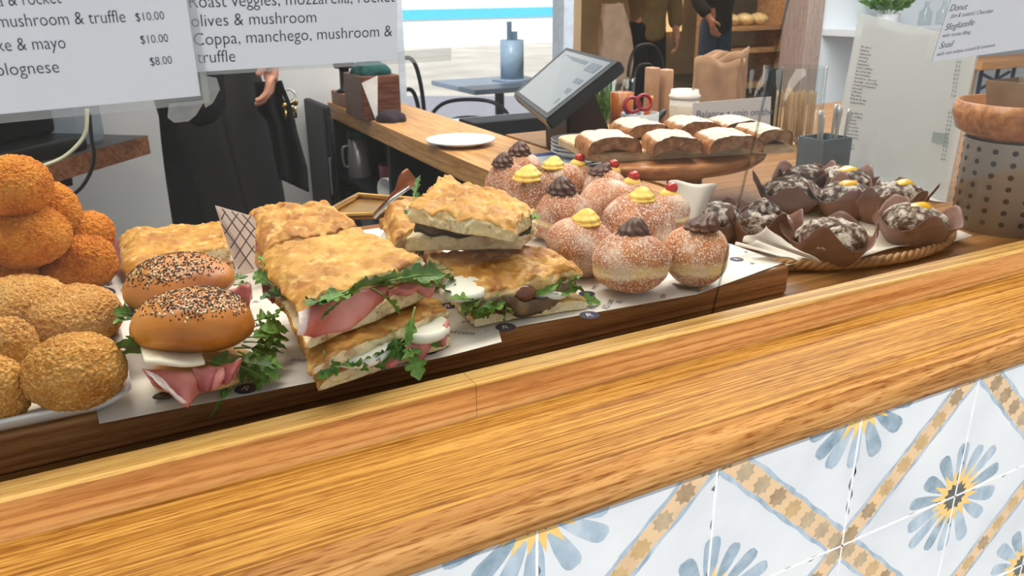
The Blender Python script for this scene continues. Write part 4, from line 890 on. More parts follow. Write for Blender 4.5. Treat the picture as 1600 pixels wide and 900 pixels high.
# B: back centre, ham
qb = Q([.112, .112, .108, .104], (384, 318), (506, 308), (556, 347), (414, 378)); sb_ = sandwich('thick focaccia with ham behind the tall ham sandwich stack', qb)
bread(sb_, 'top_bread', qb, .026, (.8, 0, .3, .9), 3, .006, mt=foc)
bread(sb_, 'bottom_bread', shift(qb, -.042), .017, (1, 0, 0, 1), 4, .002)
hamsheet(sb_, [AZ(x, y, .086) for x, y in ((402, 370), (430, 374), (470, 366), (510, 360))], [AZ(x, y, .07) for x, y in ((398, 392), (430, 392), (470, 384), (512, 374))], fold=.006, seed=3, nf=3, fat='none')
# D: lower sandwich of the front stack, then C on top of it
qd = Q([.086, .085, .085, .088], (452, 462), (620, 432), (700, 476), (488, 560)); sd = sandwich('lower sandwich of the front stack, with two mozzarella slices', qd)
bread(sd, 'top_bread', qd, .017, (0, 0, .25, .9), 5, .003, mt=foc)
qdb = Q([.061, .061, .061, .061], (464, 500), (620, 468), (704, 520), (498, 592)); bread(sd, 'bottom_bread', qdb, .0135, (0, 0, 0, .8), 6, .002)
cd_ = lambda px, py, z: AZ(px, py, z)
fd = FP(qdb[3], qdb[2])
disc(sd, fd(556, 541, -.022), .036, .012, (.04, -.14, 1)); disc(sd, fd(658, 511, -.016), .030, .012, (.06, -.12, 1))
hamsheet(sd, [fd(x, y, .001) for x, y in ((600, 552), (640, 540), (680, 518), (700, 500))], [fd(x, y, .004) for x, y in ((596, 574), (640, 566), (684, 545), (706, 516))], fold=.005, seed=4, nf=3, fat='none')
leaves(sd, [(540, 558, 0, 498, 590, .012, .026, .4), (505, 548, 0, 512, 586, .01, .028, .7), (585, 556, -.005, 545, 574, .01, .028, .3), (610, 552, -.005, 560, 568, .012, .032, .3), (625, 540, 0, 585, 562, .012, .028, .3), (640, 545, .004, 652, 594, .022, .026, .9), (634, 528, -.004, 600, 566, .01, .032, .5), (614, 515, 0, 622, 562, .01, .024, .5), (665, 540, 0, 626, 560, .012, .028, .3), (650, 535, 0, 695, 540, .008, .02, .3), (560, 566, .004, 600, 578, .012, .022, .3), (530, 570, .004, 575, 578, .012, .024, .2), (648, 480, .004, 640, 540, .016, .016, .6)], 3, fd)
qc = Q([.136, .135, .134, .131], (408, 386), (550, 350), (660, 400), (474, 468)); sc_ = sandwich('upper ham and rocket sandwich on top of the front stack', qc); sc_.location.z = .09; ROOT[sc_] = Vector(sc_.location)
bread(sc_, 'top_bread', qc, .02, (.5, 0, 0, .95), 7, .0055, mt=foc_g, edge=.5)
qcb = Q([.107, .107, .107, .107], (420, 425), (560, 390), (664, 443), (478, 520)); bread(sc_, 'bottom_bread', qcb, .0165, (0, 0, 0, .8), 8, .002, top_k=.1)
fc_ = FP(qcb[3], qcb[2])
hamsheet(sc_, [fc_(x, y, .001) for x, y in ((466, 488), (510, 466), (560, 452), (606, 446))], [fc_(x, y, .006) for x, y in ((462, 520), (492, 530), (545, 512), (600, 474))], fold=.004, seed=6, nf=1.5, fat='left')
hamsheet(sc_, [fc_(x, y, .002) for x, y in ((604, 452), (640, 442), (676, 436))], [fc_(x, y, .005) for x, y in ((602, 466), (640, 458), (672, 462))], fold=.004, seed=7, nf=2, fat='none')
hamsheet(sc_, [AY(x, y, .86) for x, y in ((404, 425), (415, 445), (440, 460))], [AY(x, y, .85) for x, y in ((412, 460), (428, 476), (450, 480))], fold=.004, seed=8, nf=2, fat='none', mt=ham_d)
disc(sc_, AZ(615, 420, .118), .03, .008, (.05, -.1, 1))
leaves(sc_, [(520, 464, 0, 596, 440, .01, .026, .1), (545, 456, 0, 645, 430, .01, .028, .1), (565, 456, 0, 500, 474, .012, .03, .2), (600, 442, 0, 690, 424, .012, .028, .3), (620, 440, 0, 676, 450, .01, .024, .4), (580, 450, .004, 622, 496, .016, .022, .8), (515, 470, 0, 484, 478, .01, .026, .2), (545, 464, .006, 500, 500, .012, .010, .3), (640, 430, 0, 706, 470, .01, .02, .7), (560, 448, 0, 620, 446, .01, .028, .1), (600, 436, -.005, 655, 440, .01, .03, .1), (525, 468, 0, 560, 456, .01, .028, .1), (660, 428, -.01, 712, 440, .0, .022, .3)], 4, fc_)
leaves(sc_, [(440, 440, .84, 402, 402, .86, .028, .1), (432, 450, .82, 400, 425, .85, .026, .2), (445, 462, .8, 408, 468, .79, .026, .3), (455, 470, .79, 420, 455, .8, .028, .3), (450, 475, .78, 432, 496, .77, .016, .6), (430, 430, .86, 404, 440, .86, .024, .4)], 14)
# F: right lower sandwich with aubergine, E stacked behind and above it
aub = MAT('roast_aubergine', [C(58, 44, 38), C(92, 74, 56), C(128, 106, 76)], scale=45, rough=.5, attr=[C(36, 24, 30), C(54, 38, 42)], bump=.4); olive_m = PLAIN('brown_olive', C(104, 58, 46), .2, coat=.3)
qf = Q([.1, .1, .1, .096], (668, 392), (838, 375), (906, 408), (742, 452)); sf = sandwich('lower right focaccia with rocket, aubergine and a brown olive', qf)
bread(sf, 'top_bread', qf, .021, (.3, .5, .5, 0), 9, .0055, mt=foc)
qfb = Q([.061]*4, (690, 440), (850, 420), (915, 464), (740, 492)); bread(sf, 'bottom_bread', qfb, .0135, (0, .3, 0, .3), 10, .002, mt=foc_g)
ff = FP(qf[3], qf[2])
disc(sf, ff(724, 452, -.022), .026, .011, (-.05, -.12, 1)); disc(sf, ff(848, 444, -.02), .033, .011, (.1, -.2, 1))
def aubs(pix, y, th, parent, fp=None):
    def f(u, v):
        t = u*(len(pix)-1); i = min(int(t), len(pix)-2); a_ = Vector(pix[i]).lerp(Vector(pix[i+1]), t-i); p = fp(a_.x, a_.y, y) if fp else AY(a_.x, a_.y, y); return p+Vector((0, .004*math.sin(v*PI)*-1+v*.004, .004-v*.017+.0015*math.sin(u*17)))
    b = B(); sheet(b, 26, 8, f, 0, lambda u, v: 1-min(1, max(0, (v-.6)*4))); solid(obj('aubergine_slice', b, aub, parent), th)
aubs([(786, 466), (812, 476), (845, 474), (872, 456), (886, 440)], .005, .007, sf, ff); aubs([(740, 474), (775, 470), (806, 472)], .002, .006, sf, ff)
b = B(); blob(b, ff(817, 458, -.001), (.0155, .010, .0105), 4, .001, 60); obj('olive', b, olive_m, sf)
leaves(sf, [(765, 470, 0, 702, 466, .006, .02, .1), (760, 462, 0, 722, 488, .01, .03, .3), (780, 458, 0, 738, 492, .01, .028, .3), (800, 462, 0, 752, 488, .01, .03, .3), (775, 460, .002, 800, 494, .01, .028, .5), (790, 456, 0, 764, 496, .01, .024, .4), (856, 454, .002, 908, 434, .008, .028, .2), (840, 460, .002, 902, 450, .01, .03, .3), (880, 445, .002, 914, 460, .012, .026, .6), (890, 468, .002, 936, 470, .012, .02, .3), (795, 470, .006, 789, 506, .012, .01, .4), (745, 470, 0, 728, 494, .008, .024, .3), (815, 470, 0, 870, 446, .008, .02, .1), (770, 480, .003, 745, 496, .008, .022, .2)], 5, ff)
leaves(sf, [(700, 420, .8, 660, 432, .82, .022, .3), (705, 428, .79, 668, 448, .81, .02, .4), (730, 456, .76, 696, 450, .77, .022, .2), (690, 412, .83, 664, 424, .85, .024, .2), (710, 436, .78, 680, 456, .79, .02, .4)], 15)
qe = Q([.165, .168, .157, .158], (640, 322), (700, 266), (838, 312), (800, 352)); se = sandwich('topmost focaccia with aubergine stacked above the lower right one', qe); se.location.z = .102; ROOT[se] = Vector(se.location)
bread(se, 'top_bread', qe, .02, (.25, .7, .35, 0), 12, .007, mt=foc_g, sag=lambda u, v: -.004*max(0, u-.7)/.3)
qeb = Q([.124]*4, (634, 368), (700, 318), (840, 340), (812, 366)); bread(se, 'bottom_bread', qeb, .019, (0, 0, 0, 0), 13, .002, top_k=.1)
fe = FP(qeb[0], qeb[3])
aubs([(648, 344), (680, 350), (720, 352), (766, 350)], .004, .007, se, fe); aubs([(798, 346), (812, 350), (830, 340)], .004, .008, se, fe)
leaves(se, [(665, 344, .0, 735, 344, .008, .024, .1), (700, 342, .0, 770, 350, .008, .02, .1), (735, 346, .0, 690, 338, .008, .02, .1), (810, 345, .004, 844, 340, .012, .026, .2), (812, 350, .004, 828, 364, .012, .02, .5), (760, 348, .0, 798, 345, .008, .022, .1), (690, 340, 0, 740, 336, .006, .022, .1)], 6, fe)
leaves(se, [(645, 320, .95, 658, 275, .98, .016, .1), (650, 312, .96, 650, 300, .97, .012, .1)], 16)
# G: behind left of E
qg = Q([.128]*4, (596, 312), (668, 300), (700, 335), (612, 360)); sg = sandwich('focaccia end half hidden behind the topmost sandwich, with rocket and cheese crumb', qg)
bread(sg, 'top_bread', qg, .027, (1, 0, .4, 1), 14, .004, mt=foc, edge=.7); bread(sg, 'bottom_bread', shift(qg, -.06), .02, (0, 0, 0, .4), 15, .002)
disc(sg, AZ(628, 372, .085), .03, .012, (-.2, -.2, 1)); leaves(sg, [(640, 375, .9, 612, 390, .9, .024, .4), (640, 380, .89, 660, 398, .88, .024, .4), (640, 325, .9, 634, 335, .895, .01, .1)], 7)
b = B(); t_ = AY(641, 327, .885); box(b, t_-Vector((.004, .003, .003)), t_+Vector((.004, .003, .003)), .001); obj('cheese_crumb', b, mozz, sg)
# ---------------------------------------------------------------- donuts
dough = MAT('sugared_dough', [C(146, 84, 44), C(176, 108, 60), C(196, 130, 78)], scale=24, detail=5, rough=.7, spec=.3, attr=[C(216, 182, 116), C(232, 204, 142)], bump=.7, bscale=500, bdist=.0013, speck=[(C(226, 208, 188), 30, .5, .68, .6), (C(240, 232, 222), 620, .53, .6, .85)])
choc = MAT('chocolate_cream', [C(70, 42, 31), C(94, 60, 46)], scale=20, rough=.36, spec=.35); cust = MAT('custard', [C(226, 184, 70), C(240, 206, 104)], scale=50, rough=.45, spec=.4, sss=.1); cherry_m = PLAIN('red_cherry', C(176, 22, 14), .15, coat=.6)
def swirl(parent, name, c, R_, H_, mt, lobes=7, twist=1.6, tip=(.0, 0), soft=.22, seed=0):
    n = 26; rnd = random.Random(seed); pr = []
    for i in range(n+1):
        t = i/n; r = R_*(max(0, 1-t**1.7)**.72*(1.0+.05*math.sin(t*17))) if t > .12 else R_*(.8+t*1.6); pr.append((max(r, .0006) if i < n else 0, H_*t))
    b = B(); lathe(b, pr, (0, 0, 0), 56, None, lambda a, i: 1+soft*.4-soft*1.5*(1-abs(math.sin(lobes*.5*a+twist*i/n*PI)))**2)
    for v in b.verts:
        t = v.co.z/H_; v.co = Vector(c)+v.co+Vector((tip[0]*t*t, tip[1]*t*t, 0))
    return obj(name, b, mt, parent)
def donut(px, py, rw, rh, label, top, seed, zc=None, toff=(0, 0), band=.12, cherry=None, size=1.0, tdir=0, group='sugared filled donuts on the board'):
    """px,py: centre of the visible outline, rw/rh its half width and height in pixels"""
    zc = zc or (ZB+.037); c = AZ(px, py, zc); m_ = MPP(c); r = rw*m_; h = zc-ZB
    root = thing('filled_donut', label, 'donut', (c.x, c.y, ZB), group); rnd = random.Random(seed)
    Rt = Matrix.Rotation(rnd.uniform(-.12, .12), 3, 'X')@Matrix.Rotation(rnd.uniform(-.12, .12), 3, 'Y')
    def shp(d, p):
        f = 1-.045*math.exp(-((d.z+.12)/.16)**2); z = p.z; dim = .1*math.exp(-((d.x*d.x+d.y*d.y)/.03)) if d.z > 0 else 0
        return Vector((p.x*f, p.y*f, z*(1-dim)))
    b = B(); blob(b, c, (r, r*.98, h), 6, .006, 18, .0005, 420, Rt, seed, shp, kf=lambda d: min(1, abs(d.z+.12+.05*math.sin(math.atan2(d.y, d.x)*2+seed))/band*.55+.0) if abs(d.z+.12) < band*2 else 1.0)
    for v in b.verts: v.co.z = max(v.co.z, ZB+.0004)
    o = obj('dough', b, dough, root); tp = c+Rt@Vector((toff[0]*r, toff[1]*r, h*.86))
    s = 1.0
    if top == 'choc': swirl(root, 'chocolate_swirl', tp-Vector((0, 0, .001)), .0205*size, .026*size, choc, 8, 1.6, (.004*math.cos(tdir), .004*math.sin(tdir)), .2, seed)
    if top == 'chocflat': swirl(root, 'chocolate_swirl', tp-Vector((0, 0, .001)), .022*size, .022*size, choc, 8, 1.0, (.014, -.002), .2, seed)
    if top == 'custard': swirl(root, 'custard_swirl', tp-Vector((0, 0, .002)), .0205*size, .0205*size, cust, 8, .9, (.006*math.cos(tdir), .004), .08, seed)
    if cherry:
        q = tp+Vector((cherry[0], cherry[1], .008)); b = B(); blob(b, q-Vector((0, 0, .006)), (.015, .014, .01), 4, .002, 60); cu = obj('custard_dollop', b, cust, root)
        b = B(); blob(b, q+Vector((.003, -.001, .005)), (.0095, .009, .0085), 4, .0004, 80); obj('cherry', b, cherry_m, cu)
    return root
donut(988, 411, 62, 46, 'front donut with a pointed chocolate swirl, nearest the board edge', 'choc', 21, band=.2)
donut(1087, 398, 51, 48, 'donut with a flattened chocolate swirl at the right end of the board', 'chocflat', 22, zc=ZB+.039, band=.22, toff=(.15, 0), size=.95)
donut(908, 385, 55, 40, 'donut with a yellow custard top between the lower focaccia and the front donut', 'custard', 23, band=.001, size=1.0)
donut(997, 346, 56, 40, 'donut with a yellow custard top behind the front chocolate donut', 'custard', 24, band=.001, tdir=.4)
donut(879, 340, 46, 44, 'donut with a chocolate swirl touching the topmost focaccia', 'choc', 25, zc=ZB+.041, band=.1, toff=(-.1, 0), tdir=1)
donut(953, 319, 50, 34, 'plain topped donut with dusted sugar in the middle of the heap', None, 26, band=.001)
donut(876, 287, 40, 29, 'rear donut with a yellow custard swirl on its left side', 'custard', 27, band=.06, toff=(-.45, -.1), zc=ZB+.036)
donut(1040, 336, 36, 28, 'small bun with custard and a red cherry at the right of the heap', None, 28, zc=ZB+.032, band=.1, cherry=(.004, -.002), toff=(.1, 0))
donut(812, 268, 36, 28, 'farthest donut with a chocolate swirl beside the bar', 'choc', 29, band=.001, size=1.05, zc=ZB+.036)
donut(792, 290, 34, 26, 'donut with a chocolate swirl peeping over the topmost focaccia', 'choc', 30, band=.001, zc=ZB+.042, toff=(-.2, -.1), size=.9)
donut(842, 322, 32, 30, 'donut with yellow custard right behind the topmost focaccia', 'custard', 31, band=.001, zc=ZB+.05, toff=(-.4, 0), size=1.1)
donut(945, 297, 34, 18, 'rear donut with chocolate cream and a dark red cherry', 'chocflat', 32, band=.001, zc=ZB+.034, cherry=(.024, .0), toff=(-.2, 0), size=.9)
donut(988, 312, 34, 22, 'bun with a red cherry hidden behind the plain topped donut', None, 33, band=.001, zc=ZB+.03, cherry=(.0, .0), toff=(-.1, 0))
donut(905, 282, 30, 22, 'farthest bun with a red cherry behind the custard swirl donut', None, 34, band=.001, zc=ZB+.032, cherry=(-.004, .0))
tk = thing('cake_tag', 'small dark metal price holder lying before the right end donuts', 'price holder', AZ(1070, 452, ZB))
b = B(); prism(b, [AZ(x, y, ZB) for x, y in ((1050, 443), (1090, 450), (1094, 456), (1060, 452))], (0, 0, .001)); tube(b, [AZ(1052, 443, ZB+.002), AZ(1095, 453, ZB+.002)], .0012, 6); obj('blade', b, steel, tk, False)
b = B(); q = AZ(1096, 454, ZB-.002); blob(b, q, (.003, .003, .004), 2); obj('peg', b, PLAIN('amber_peg', C(176, 140, 84), .4), tk)
# ================================================================ cake stand with pastry slices
standw = WOOD('honey_stand_wood', [C(136, 84, 44), C(170, 112, 64), C(190, 134, 82)], axis='x', scale=10, stretch=5, fine=.3, rough=.35, coat=.15); palew = WOOD('pale_board_wood', [C(196, 166, 126), C(214, 188, 150), C(224, 202, 168)], axis='x', scale=7, stretch=14, fine=.25, rough=.55)
cs = thing('cake_stand', 'oval wooden cake stand on a foot behind the donuts', 'cake stand', (.93, 1.15, .0055))
b = B(); pc_ = AZ(1072, 242, .109); pc_ = Vector((pc_.x, pc_.y, 0))
lathe(b, [(0, .08), (.10, .08), (.135, .084), (.152, .095), (.155, .103), (.152, .109), (.146, .111), (0, .109)], pc_, 72)
for v in b.verts: v.co.y = pc_.y+(v.co.y-pc_.y)*.62; v.co.x = pc_.x+(v.co.x-pc_.x)*1.14
obj('plate', b, standw, cs)
b = B(); lathe(b, [(0, .0055), (.06, .0055), (.062, .014), (.05, .02), (.034, .03), (.032, .066), (.05, .08), (0, .08)], pc_, 40); obj('foot', b, standw, cs)
ft = thing('round_board', 'small round wooden board with a dark rim between the donuts and the till', 'board', (1, 1.4, .006))
b = B(); q = AZ(945, 276, .02); lathe(b, [(0, .0058-q.z), (.075, .0058-q.z), (.075, 0), (0, 0)], q, 40); obj('disc', b, barw, ft, False)
b = B(); tube(b, [q+Vector((.076*math.cos(a), .076*math.sin(a), -.006)) for a in [2*PI*i/40 for i in range(41)]], .004, 8, False); obj('rim', b, PLAIN('dark_rim', C(40, 30, 24), .5), ft)
bz = .1105
pb = thing('pastry_board', 'pale wooden board lying on the cake stand under the sugared slices', 'board', (.93, 1.08, bz))
e0, e1 = AZ(950, 246, bz+.009), AZ(1246, 230, bz+.009); ux = (e1-e0).normalized(); uy = Vector((-ux.y, ux.x, 0)); b = B(); BL_ = (e1-e0).length
M_ = Matrix(((ux.x, uy.x, 0, e0.x), (ux.y, uy.y, 0, e0.y), (0, 0, 1, bz), (0, 0, 0, 1)))
pts = []
for cx, cy, a0 in ((BL_-.012, .012, -PI/2), (BL_-.012, .178, 0), (.02-.03, .178, PI/2), (.03-.03, .03, PI)):
    for i in range(7): a = a0+PI/2*i/6; r_ = .012 if cx > .1 else .03; pts.append(M_@Vector((cx+r_*math.cos(a), cy+r_*math.sin(a), 0)))
prism(b, pts, (0, 0, .0165)); bmesh.ops.recalc_face_normals(b, faces=b.faces[:]); bmesh.ops.bevel(b, geom=[e for e in b.edges if abs(e.verts[0].co.z-e.verts[1].co.z) < 1e-6], offset=.002, segments=2, affect='EDGES'); obj('board', b, palew, pb, False)
bt = bz+.0168
sug = MAT('icing_sugar_crust', [C(184, 168, 146), C(208, 198, 182), C(220, 212, 200)], scale=60, rough=.85, attr=[C(122, 78, 44), C(160, 108, 66), C(182, 132, 84)], bump=.6, bscale=220, bdist=.0015, speck=[(C(150, 112, 76), 130, .6, .68, .8), (C(96, 62, 40), 30, .66, .7, .7)])
fill = MAT('apple_filling', [C(96, 58, 32), C(136, 90, 54), C(168, 124, 82)], scale=70, rough=.6, bump=.7, bscale=160, bdist=.003, attr=[C(104, 66, 40), C(146, 102, 68), C(176, 136, 100)])
def slice_(px, py, wpx, hpx, label, rot, seed):
    """px,py: middle of the visible front face; loaf slice with a sugared domed top, open filled front"""
    c = AZ(px, py, bt+.016); m_ = MPP(c); w = wpx*m_/2; h = .031; d = .092
    root = thing('pastry_slice', label, 'pastry', (c.x, c.y, bt), 'sugared pastry slices on the cake stand'); sv = Vector((seed, seed*2, 0))
    R_ = Matrix.Rotation(rot, 3, 'Z')
    def arch(a, f):  # cross-section in x,z ; a 0..1 around over the top
        t = PI*a; x = -math.cos(t); z = math.sin(t); sx = math.copysign(abs(x)**.7, x)*w; sz = abs(z)**.42*h*(1-.12*x*x); return Vector((sx, f*d, max(0, sz)))
    def f(u, v):
        p = arch(u, v); p += Vector((.0, .002*noise.noise(p*60+sv), .0026*noise.noise(p*45+sv)+.0016*noise.noise(p*130+sv))) if p.z > .001 else Vector((0, 0, 0)); q = c+R_@p; q.z = bt+max(p.z, 0); return q
    b = B(); sheet(b, 44, 20, f, 0, lambda u, v: min(1, max(0, (math.sin(PI*u)-.5)/.3))); 
    obj('sugared_crust', b, sug, root)
    b = B(); n_ = 40; ring = [arch(i/n_, 0) for i in range(n_+1)]
    for yy, fl in ((.003, 1), (d-.003, -1)):
        rows = []
        for k in range(6):
            s = .985-.19*k; rr = []
            for p in ring:
                q = Vector((p.x*s, yy+fl*.004*noise.noise(Vector((p.x*70, p.z*90+k, seed))), .35*h*(1-s)+p.z*s)); q = R_@q; v = b.verts.new((c.x+q.x, c.y+q.y, bt+q.z)); rr.append(v)
            rows.append(rr)
        for a, e in zip(rows, rows[1:]):
            for i in range(n_): b.faces.new((a[i], a[i+1], e[i+1], e[i]))
        b.faces.new(rows[-1])
    bmesh.ops.recalc_face_normals(b, faces=b.faces[:]); obj('filling', b, fill, root)
    return root
SL = [(962, 222, 88, 'sugared pastry slice at the front left end of the pale board', -.3, 1), (1060, 222, 80, 'sugared pastry slice second from left at the front of the pale board', -.42, 2), (1152, 220, 88, 'sugared pastry slice third from left at the front of the pale board', -.36, 3),
      (1212, 209, 62, 'sugared pastry slice at the right end of the pale board', -.25, 4), (1015, 200, 70, 'sugared pastry slice at the rear left of the pale board', -.2, 5), (1096, 197, 72, 'sugared pastry slice in the middle of the rear row', -.3, 6), (1165, 196, 70, 'sugared pastry slice at the right of the rear row', -.3, 7)]
for px, py, w_, lb, ro, sd_ in SL: slice_(px, py+6, w_, 36, lb, ro, sd_)
# ================================================================ woven tray with muffins
wick = MAT('wicker', [C(112, 74, 36), C(150, 106, 56), C(178, 134, 80)], scale=80, rough=.5)
tc_ = Vector((1.045, .9, .0055)); ra, rb = .235, .158; tang = -.09
wt = thing('woven_tray', 'oval woven wicker tray holding the muffins in brown paper cups', 'tray', tc_)
def el(a, k=1.0, z=0): 
    x, y = ra*k*math.cos(a), rb*k*math.sin(a); return tc_+Vector((x*math.cos(tang)-y*math.sin(tang), x*math.sin(tang)+y*math.cos(tang), z))
b = B(); n_ = 90
base = [b.verts.new(el(2*PI*i/n_, .93, .001)) for i in range(n_)]; top = [b.verts.new(el(2*PI*i/n_, .93, .006)) for i in range(n_)]
b.faces.new(base[::-1]); b.faces.new(top)
for i in range(n_): b.faces.new((base[i], base[(i+1) % n_], top[(i+1) % n_], top[i]))
obj('base', b, wick, wt, False)
b = B()
for st in range(3):                                      # twisted rope rim of three canes
    pts = []
    for i in range(361):
        a = 2*PI*i/360; tw = a*34+st*2*PI/3; pts.append(el(a, 1+.022*math.cos(tw), .0115+.0045*math.sin(tw)))
    tube(b, pts, .0042, 7, False)
obj('rope_rim', b, wick, wt)
b = B()
for k, z in ((.955, .004), (.975, .0075)): tube(b, [el(2*PI*i/120, k, z) for i in range(121)], .0045, 6, False)
obj('side_canes', b, wick, wt)
wp = thing('baking_paper', 'crumpled sheet of pale baking paper lining the woven tray', 'paper', el(0, 0, .0065)); bakep = MAT('baking_paper', [C(196, 186, 172), C(216, 207, 195)], scale=8, rough=.6, bump=.35, bscale=30, bdist=.004)
b = B()
def bp_(u, v):
    x, y = -.2+.4*u, -.125+.25*v; p = tc_+Vector((x*math.cos(tang)-y*math.sin(tang), x*math.sin(tang)+y*math.cos(tang), .0075)); e = max(abs(u-.5), abs(v-.5))*2
    p.z += .004*max(0, e-.75)*4*(1+math.sin(u*13+v*9)); return p
sheet(b, 24, 16, bp_); solid(obj('sheet', b, bakep, wp), .0003)
def flap(pts, nm='corner'):
    c_ = [AY(*p) for p in pts]; b = B()
    def f(u, v):
        p = (c_[0]*(1-u)+c_[1]*u)*(1-v)+(c_[3]*(1-u)+c_[2]*u)*v; p = p+Vector((0, .006*math.sin(u*6+v*3), .002*math.sin(u*9))); return p
    sheet(b, 12, 10, f); solid(obj(nm, b, bakep, wp), .0004)
flap([(1148, 383, .80), (1180, 376, .79), (1270, 408, .742), (1222, 402, .745)]); flap([(1160, 378, .8), (1196, 353, .8), (1212, 366, .79), (1285, 412, .742)])
flap([(1450, 380, .79), (1478, 345, .84), (1512, 347, .84), (1505, 380, .80)])
wp = thing('paper_corner', 'pale paper corner standing up between the cherry bun and the leftmost muffin', 'paper', AZ(1075, 345, .006)); flap([(1044, 283, .94), (1120, 288, .95), (1100, 352, .92), (1072, 350, .91)], 'sheet')
cupm = MAT('brown_cup_paper', [C(92, 62, 54), C(114, 80, 70), C(134, 98, 86)], scale=12, rough=.5, spec=.45, bump=.25, bscale=40, bdist=.003)
muf = MAT('chocolate_muffin', [C(44, 30, 24), C(66, 46, 38), C(84, 60, 48)], scale=40, detail=7, rough=.8, bump=.9, bscale=150, bdist=.004, speck=[(C(222, 212, 196), 70, .45, .6, .68), (C(60, 42, 34), 190, .54, .6, .8)])
lemon = MAT('lemon_curd', [C(216, 160, 20), C(236, 186, 40)], scale=20, rough=.18, coat=.5)
def muffin(px, py, rpx, label, top, seed, zc=.047, hh=.047, rot=0):
    c = AZ(px, py, zc); m_ = MPP(c); r = rpx*m_*1.22; z0 = .0095; root = thing('muffin', label, 'muffin', (c.x, c.y, z0), 'chocolate muffins on the woven tray'); rnd = random.Random(seed)
    rr = [rnd.uniform(.75, 1.25) for _ in range(5)]; cc = Vector((c.x, c.y, z0))
    def cupf(u, v):
        a = u*2*PI+rot; pk = abs(math.cos(2*(a-rot)+.3)); top_h = hh*(.8+.62*pk**3*rr[int(u*4) % 4]); rad = .03+(r-.03)*v**.7*(1+.08*pk*v)
        rad *= 1+.035*math.sin(8*a+seed)*v+.03*noise.noise(Vector((math.cos(a)*3, math.sin(a)*3, v*3+seed)))
        if v > .8: rad += .006*(v-.8)/.2*(math.sin(3*a+seed))
        return cc+Vector((rad*math.cos(a), rad*math.sin(a), top_h*v))
    b = B(); sheet(b, 72, 14, cupf); lathe(b, [(0, 0), (.0275, 0)], cc+Vector((0, 0, .0006)), 36); bmesh.ops.remove_doubles(b, verts=b.verts[:], dist=1e-5); solid(obj('paper_cup', b, cupm, root), .0006)
    b = B(); blob(b, cc+Vector((0, 0, .036)), (r*.78, r*.78, .03), 5, .006, 30, .003, 90, None, seed, shape=lambda d, p: p if p.z > -.004 else Vector((p.x*max(.3, 1+p.z*22), p.y*max(.3, 1+p.z*22), p.z*.8))); obj('cake', b, muf, root)
    tp = cc+Vector((0, 0, .058))
    if top == 'lemon': b = B(); blob(b, tp+Vector((.002, -.004, .002)), (r*.36, r*.25, .009), 4, .003, 50, 0, 1, None, seed); obj('lemon_topping', b, lemon, root)
    if top == 'swirl': swirl(root, 'chocolate_swirl', tp-Vector((0, 0, .006)), .026, .03, muf, 6, 1.4, (-.003, .001), .25, seed)
    if top == 'nut':
        for k in range(5): a = k*2*PI/5+.5; b = B(); blob(b, tp+Vector((r*.4*math.cos(a), r*.36*math.sin(a), -.004)), (.014, .011, .009), 3, .004, 70, 0, 1, None, seed+k); obj('cake_lump', b, muf, root)
        b = B(); blob(b, tp+Vector((0, 0, .0)), (.013, .01, .004), 3); obj('cream_spot', b, MAT('cream', [C(214, 188, 148), C(228, 208, 172)], scale=30, rough=.5), root)
    return root
MF = [(1298, 372, 56, 'large front muffin with a sugared cracked top on the woven tray', 'nut', 1), (1192, 352, 47, 'front left muffin with a pointed sugared chocolate swirl', 'swirl', 2), (1118, 342, 42, 'leftmost sugared muffin beside the right end donut', None, 3),
      (1428, 346, 50, 'muffin with yellow lemon topping at the right end of the tray', 'lemon', 4), (1384, 316, 40, 'muffin hidden by torn cup paper beside the right end lemon one', None, 5), (1320, 308, 41, 'muffin with a lemon blob in the middle of the tray', 'lemon', 6),
      (1318, 284, 42, 'rearmost muffin with lemon topping below the menu sheet', 'lemon', 7), (1236, 300, 44, 'muffin standing behind the pointed swirl muffin', None, 8), (1255, 282, 38, 'rear left muffin below the cutlery tub', None, 9), (1405, 308, 38, 'rear muffin with a torn cup and lemon trace at the foot of the menu sheet', 'lemon', 10)]
for px, py, rp_, lb, tp_, sd_ in MF: muffin(px, py, rp_, lb, tp_, sd_, rot=sd_*.7)
# ================================================================ cutlery, menu sheet, drainer at right
ct_ = thing('cutlery_tub', 'slate blue tub full of steel cutlery behind the muffins', 'tub', AZ(1282, 282, .006)); q = AZ(1282, 278, .006); slate = PLAIN('slate_plastic', C(92, 106, 114), .45)
b = B()
for lo, hi in (((-.042, -.035, .0), (.042, .035, .004)), ((-.042, -.035, .004), (.042, -.032, .09)), ((-.042, .032, .004), (.042, .035, .09)), ((-.042, -.032, .004), (-.039, .032, .09)), ((.039, -.032, .004), (.042, .032, .09))): box(b, q+Vector(lo), q+Vector(hi))
obj('tub', b, slate, ct_, False)
rnd = random.Random(8)
CL = ['spoon standing leftmost in the slate blue tub', 'spoon second from left in the slate blue tub', 'spoon in the middle left of the slate blue tub', 'tallest spoon in the slate blue tub', 'spoon right of the tallest in the slate blue tub', 'spoon second from right in the slate blue tub', 'spoon standing rightmost in the slate blue tub']
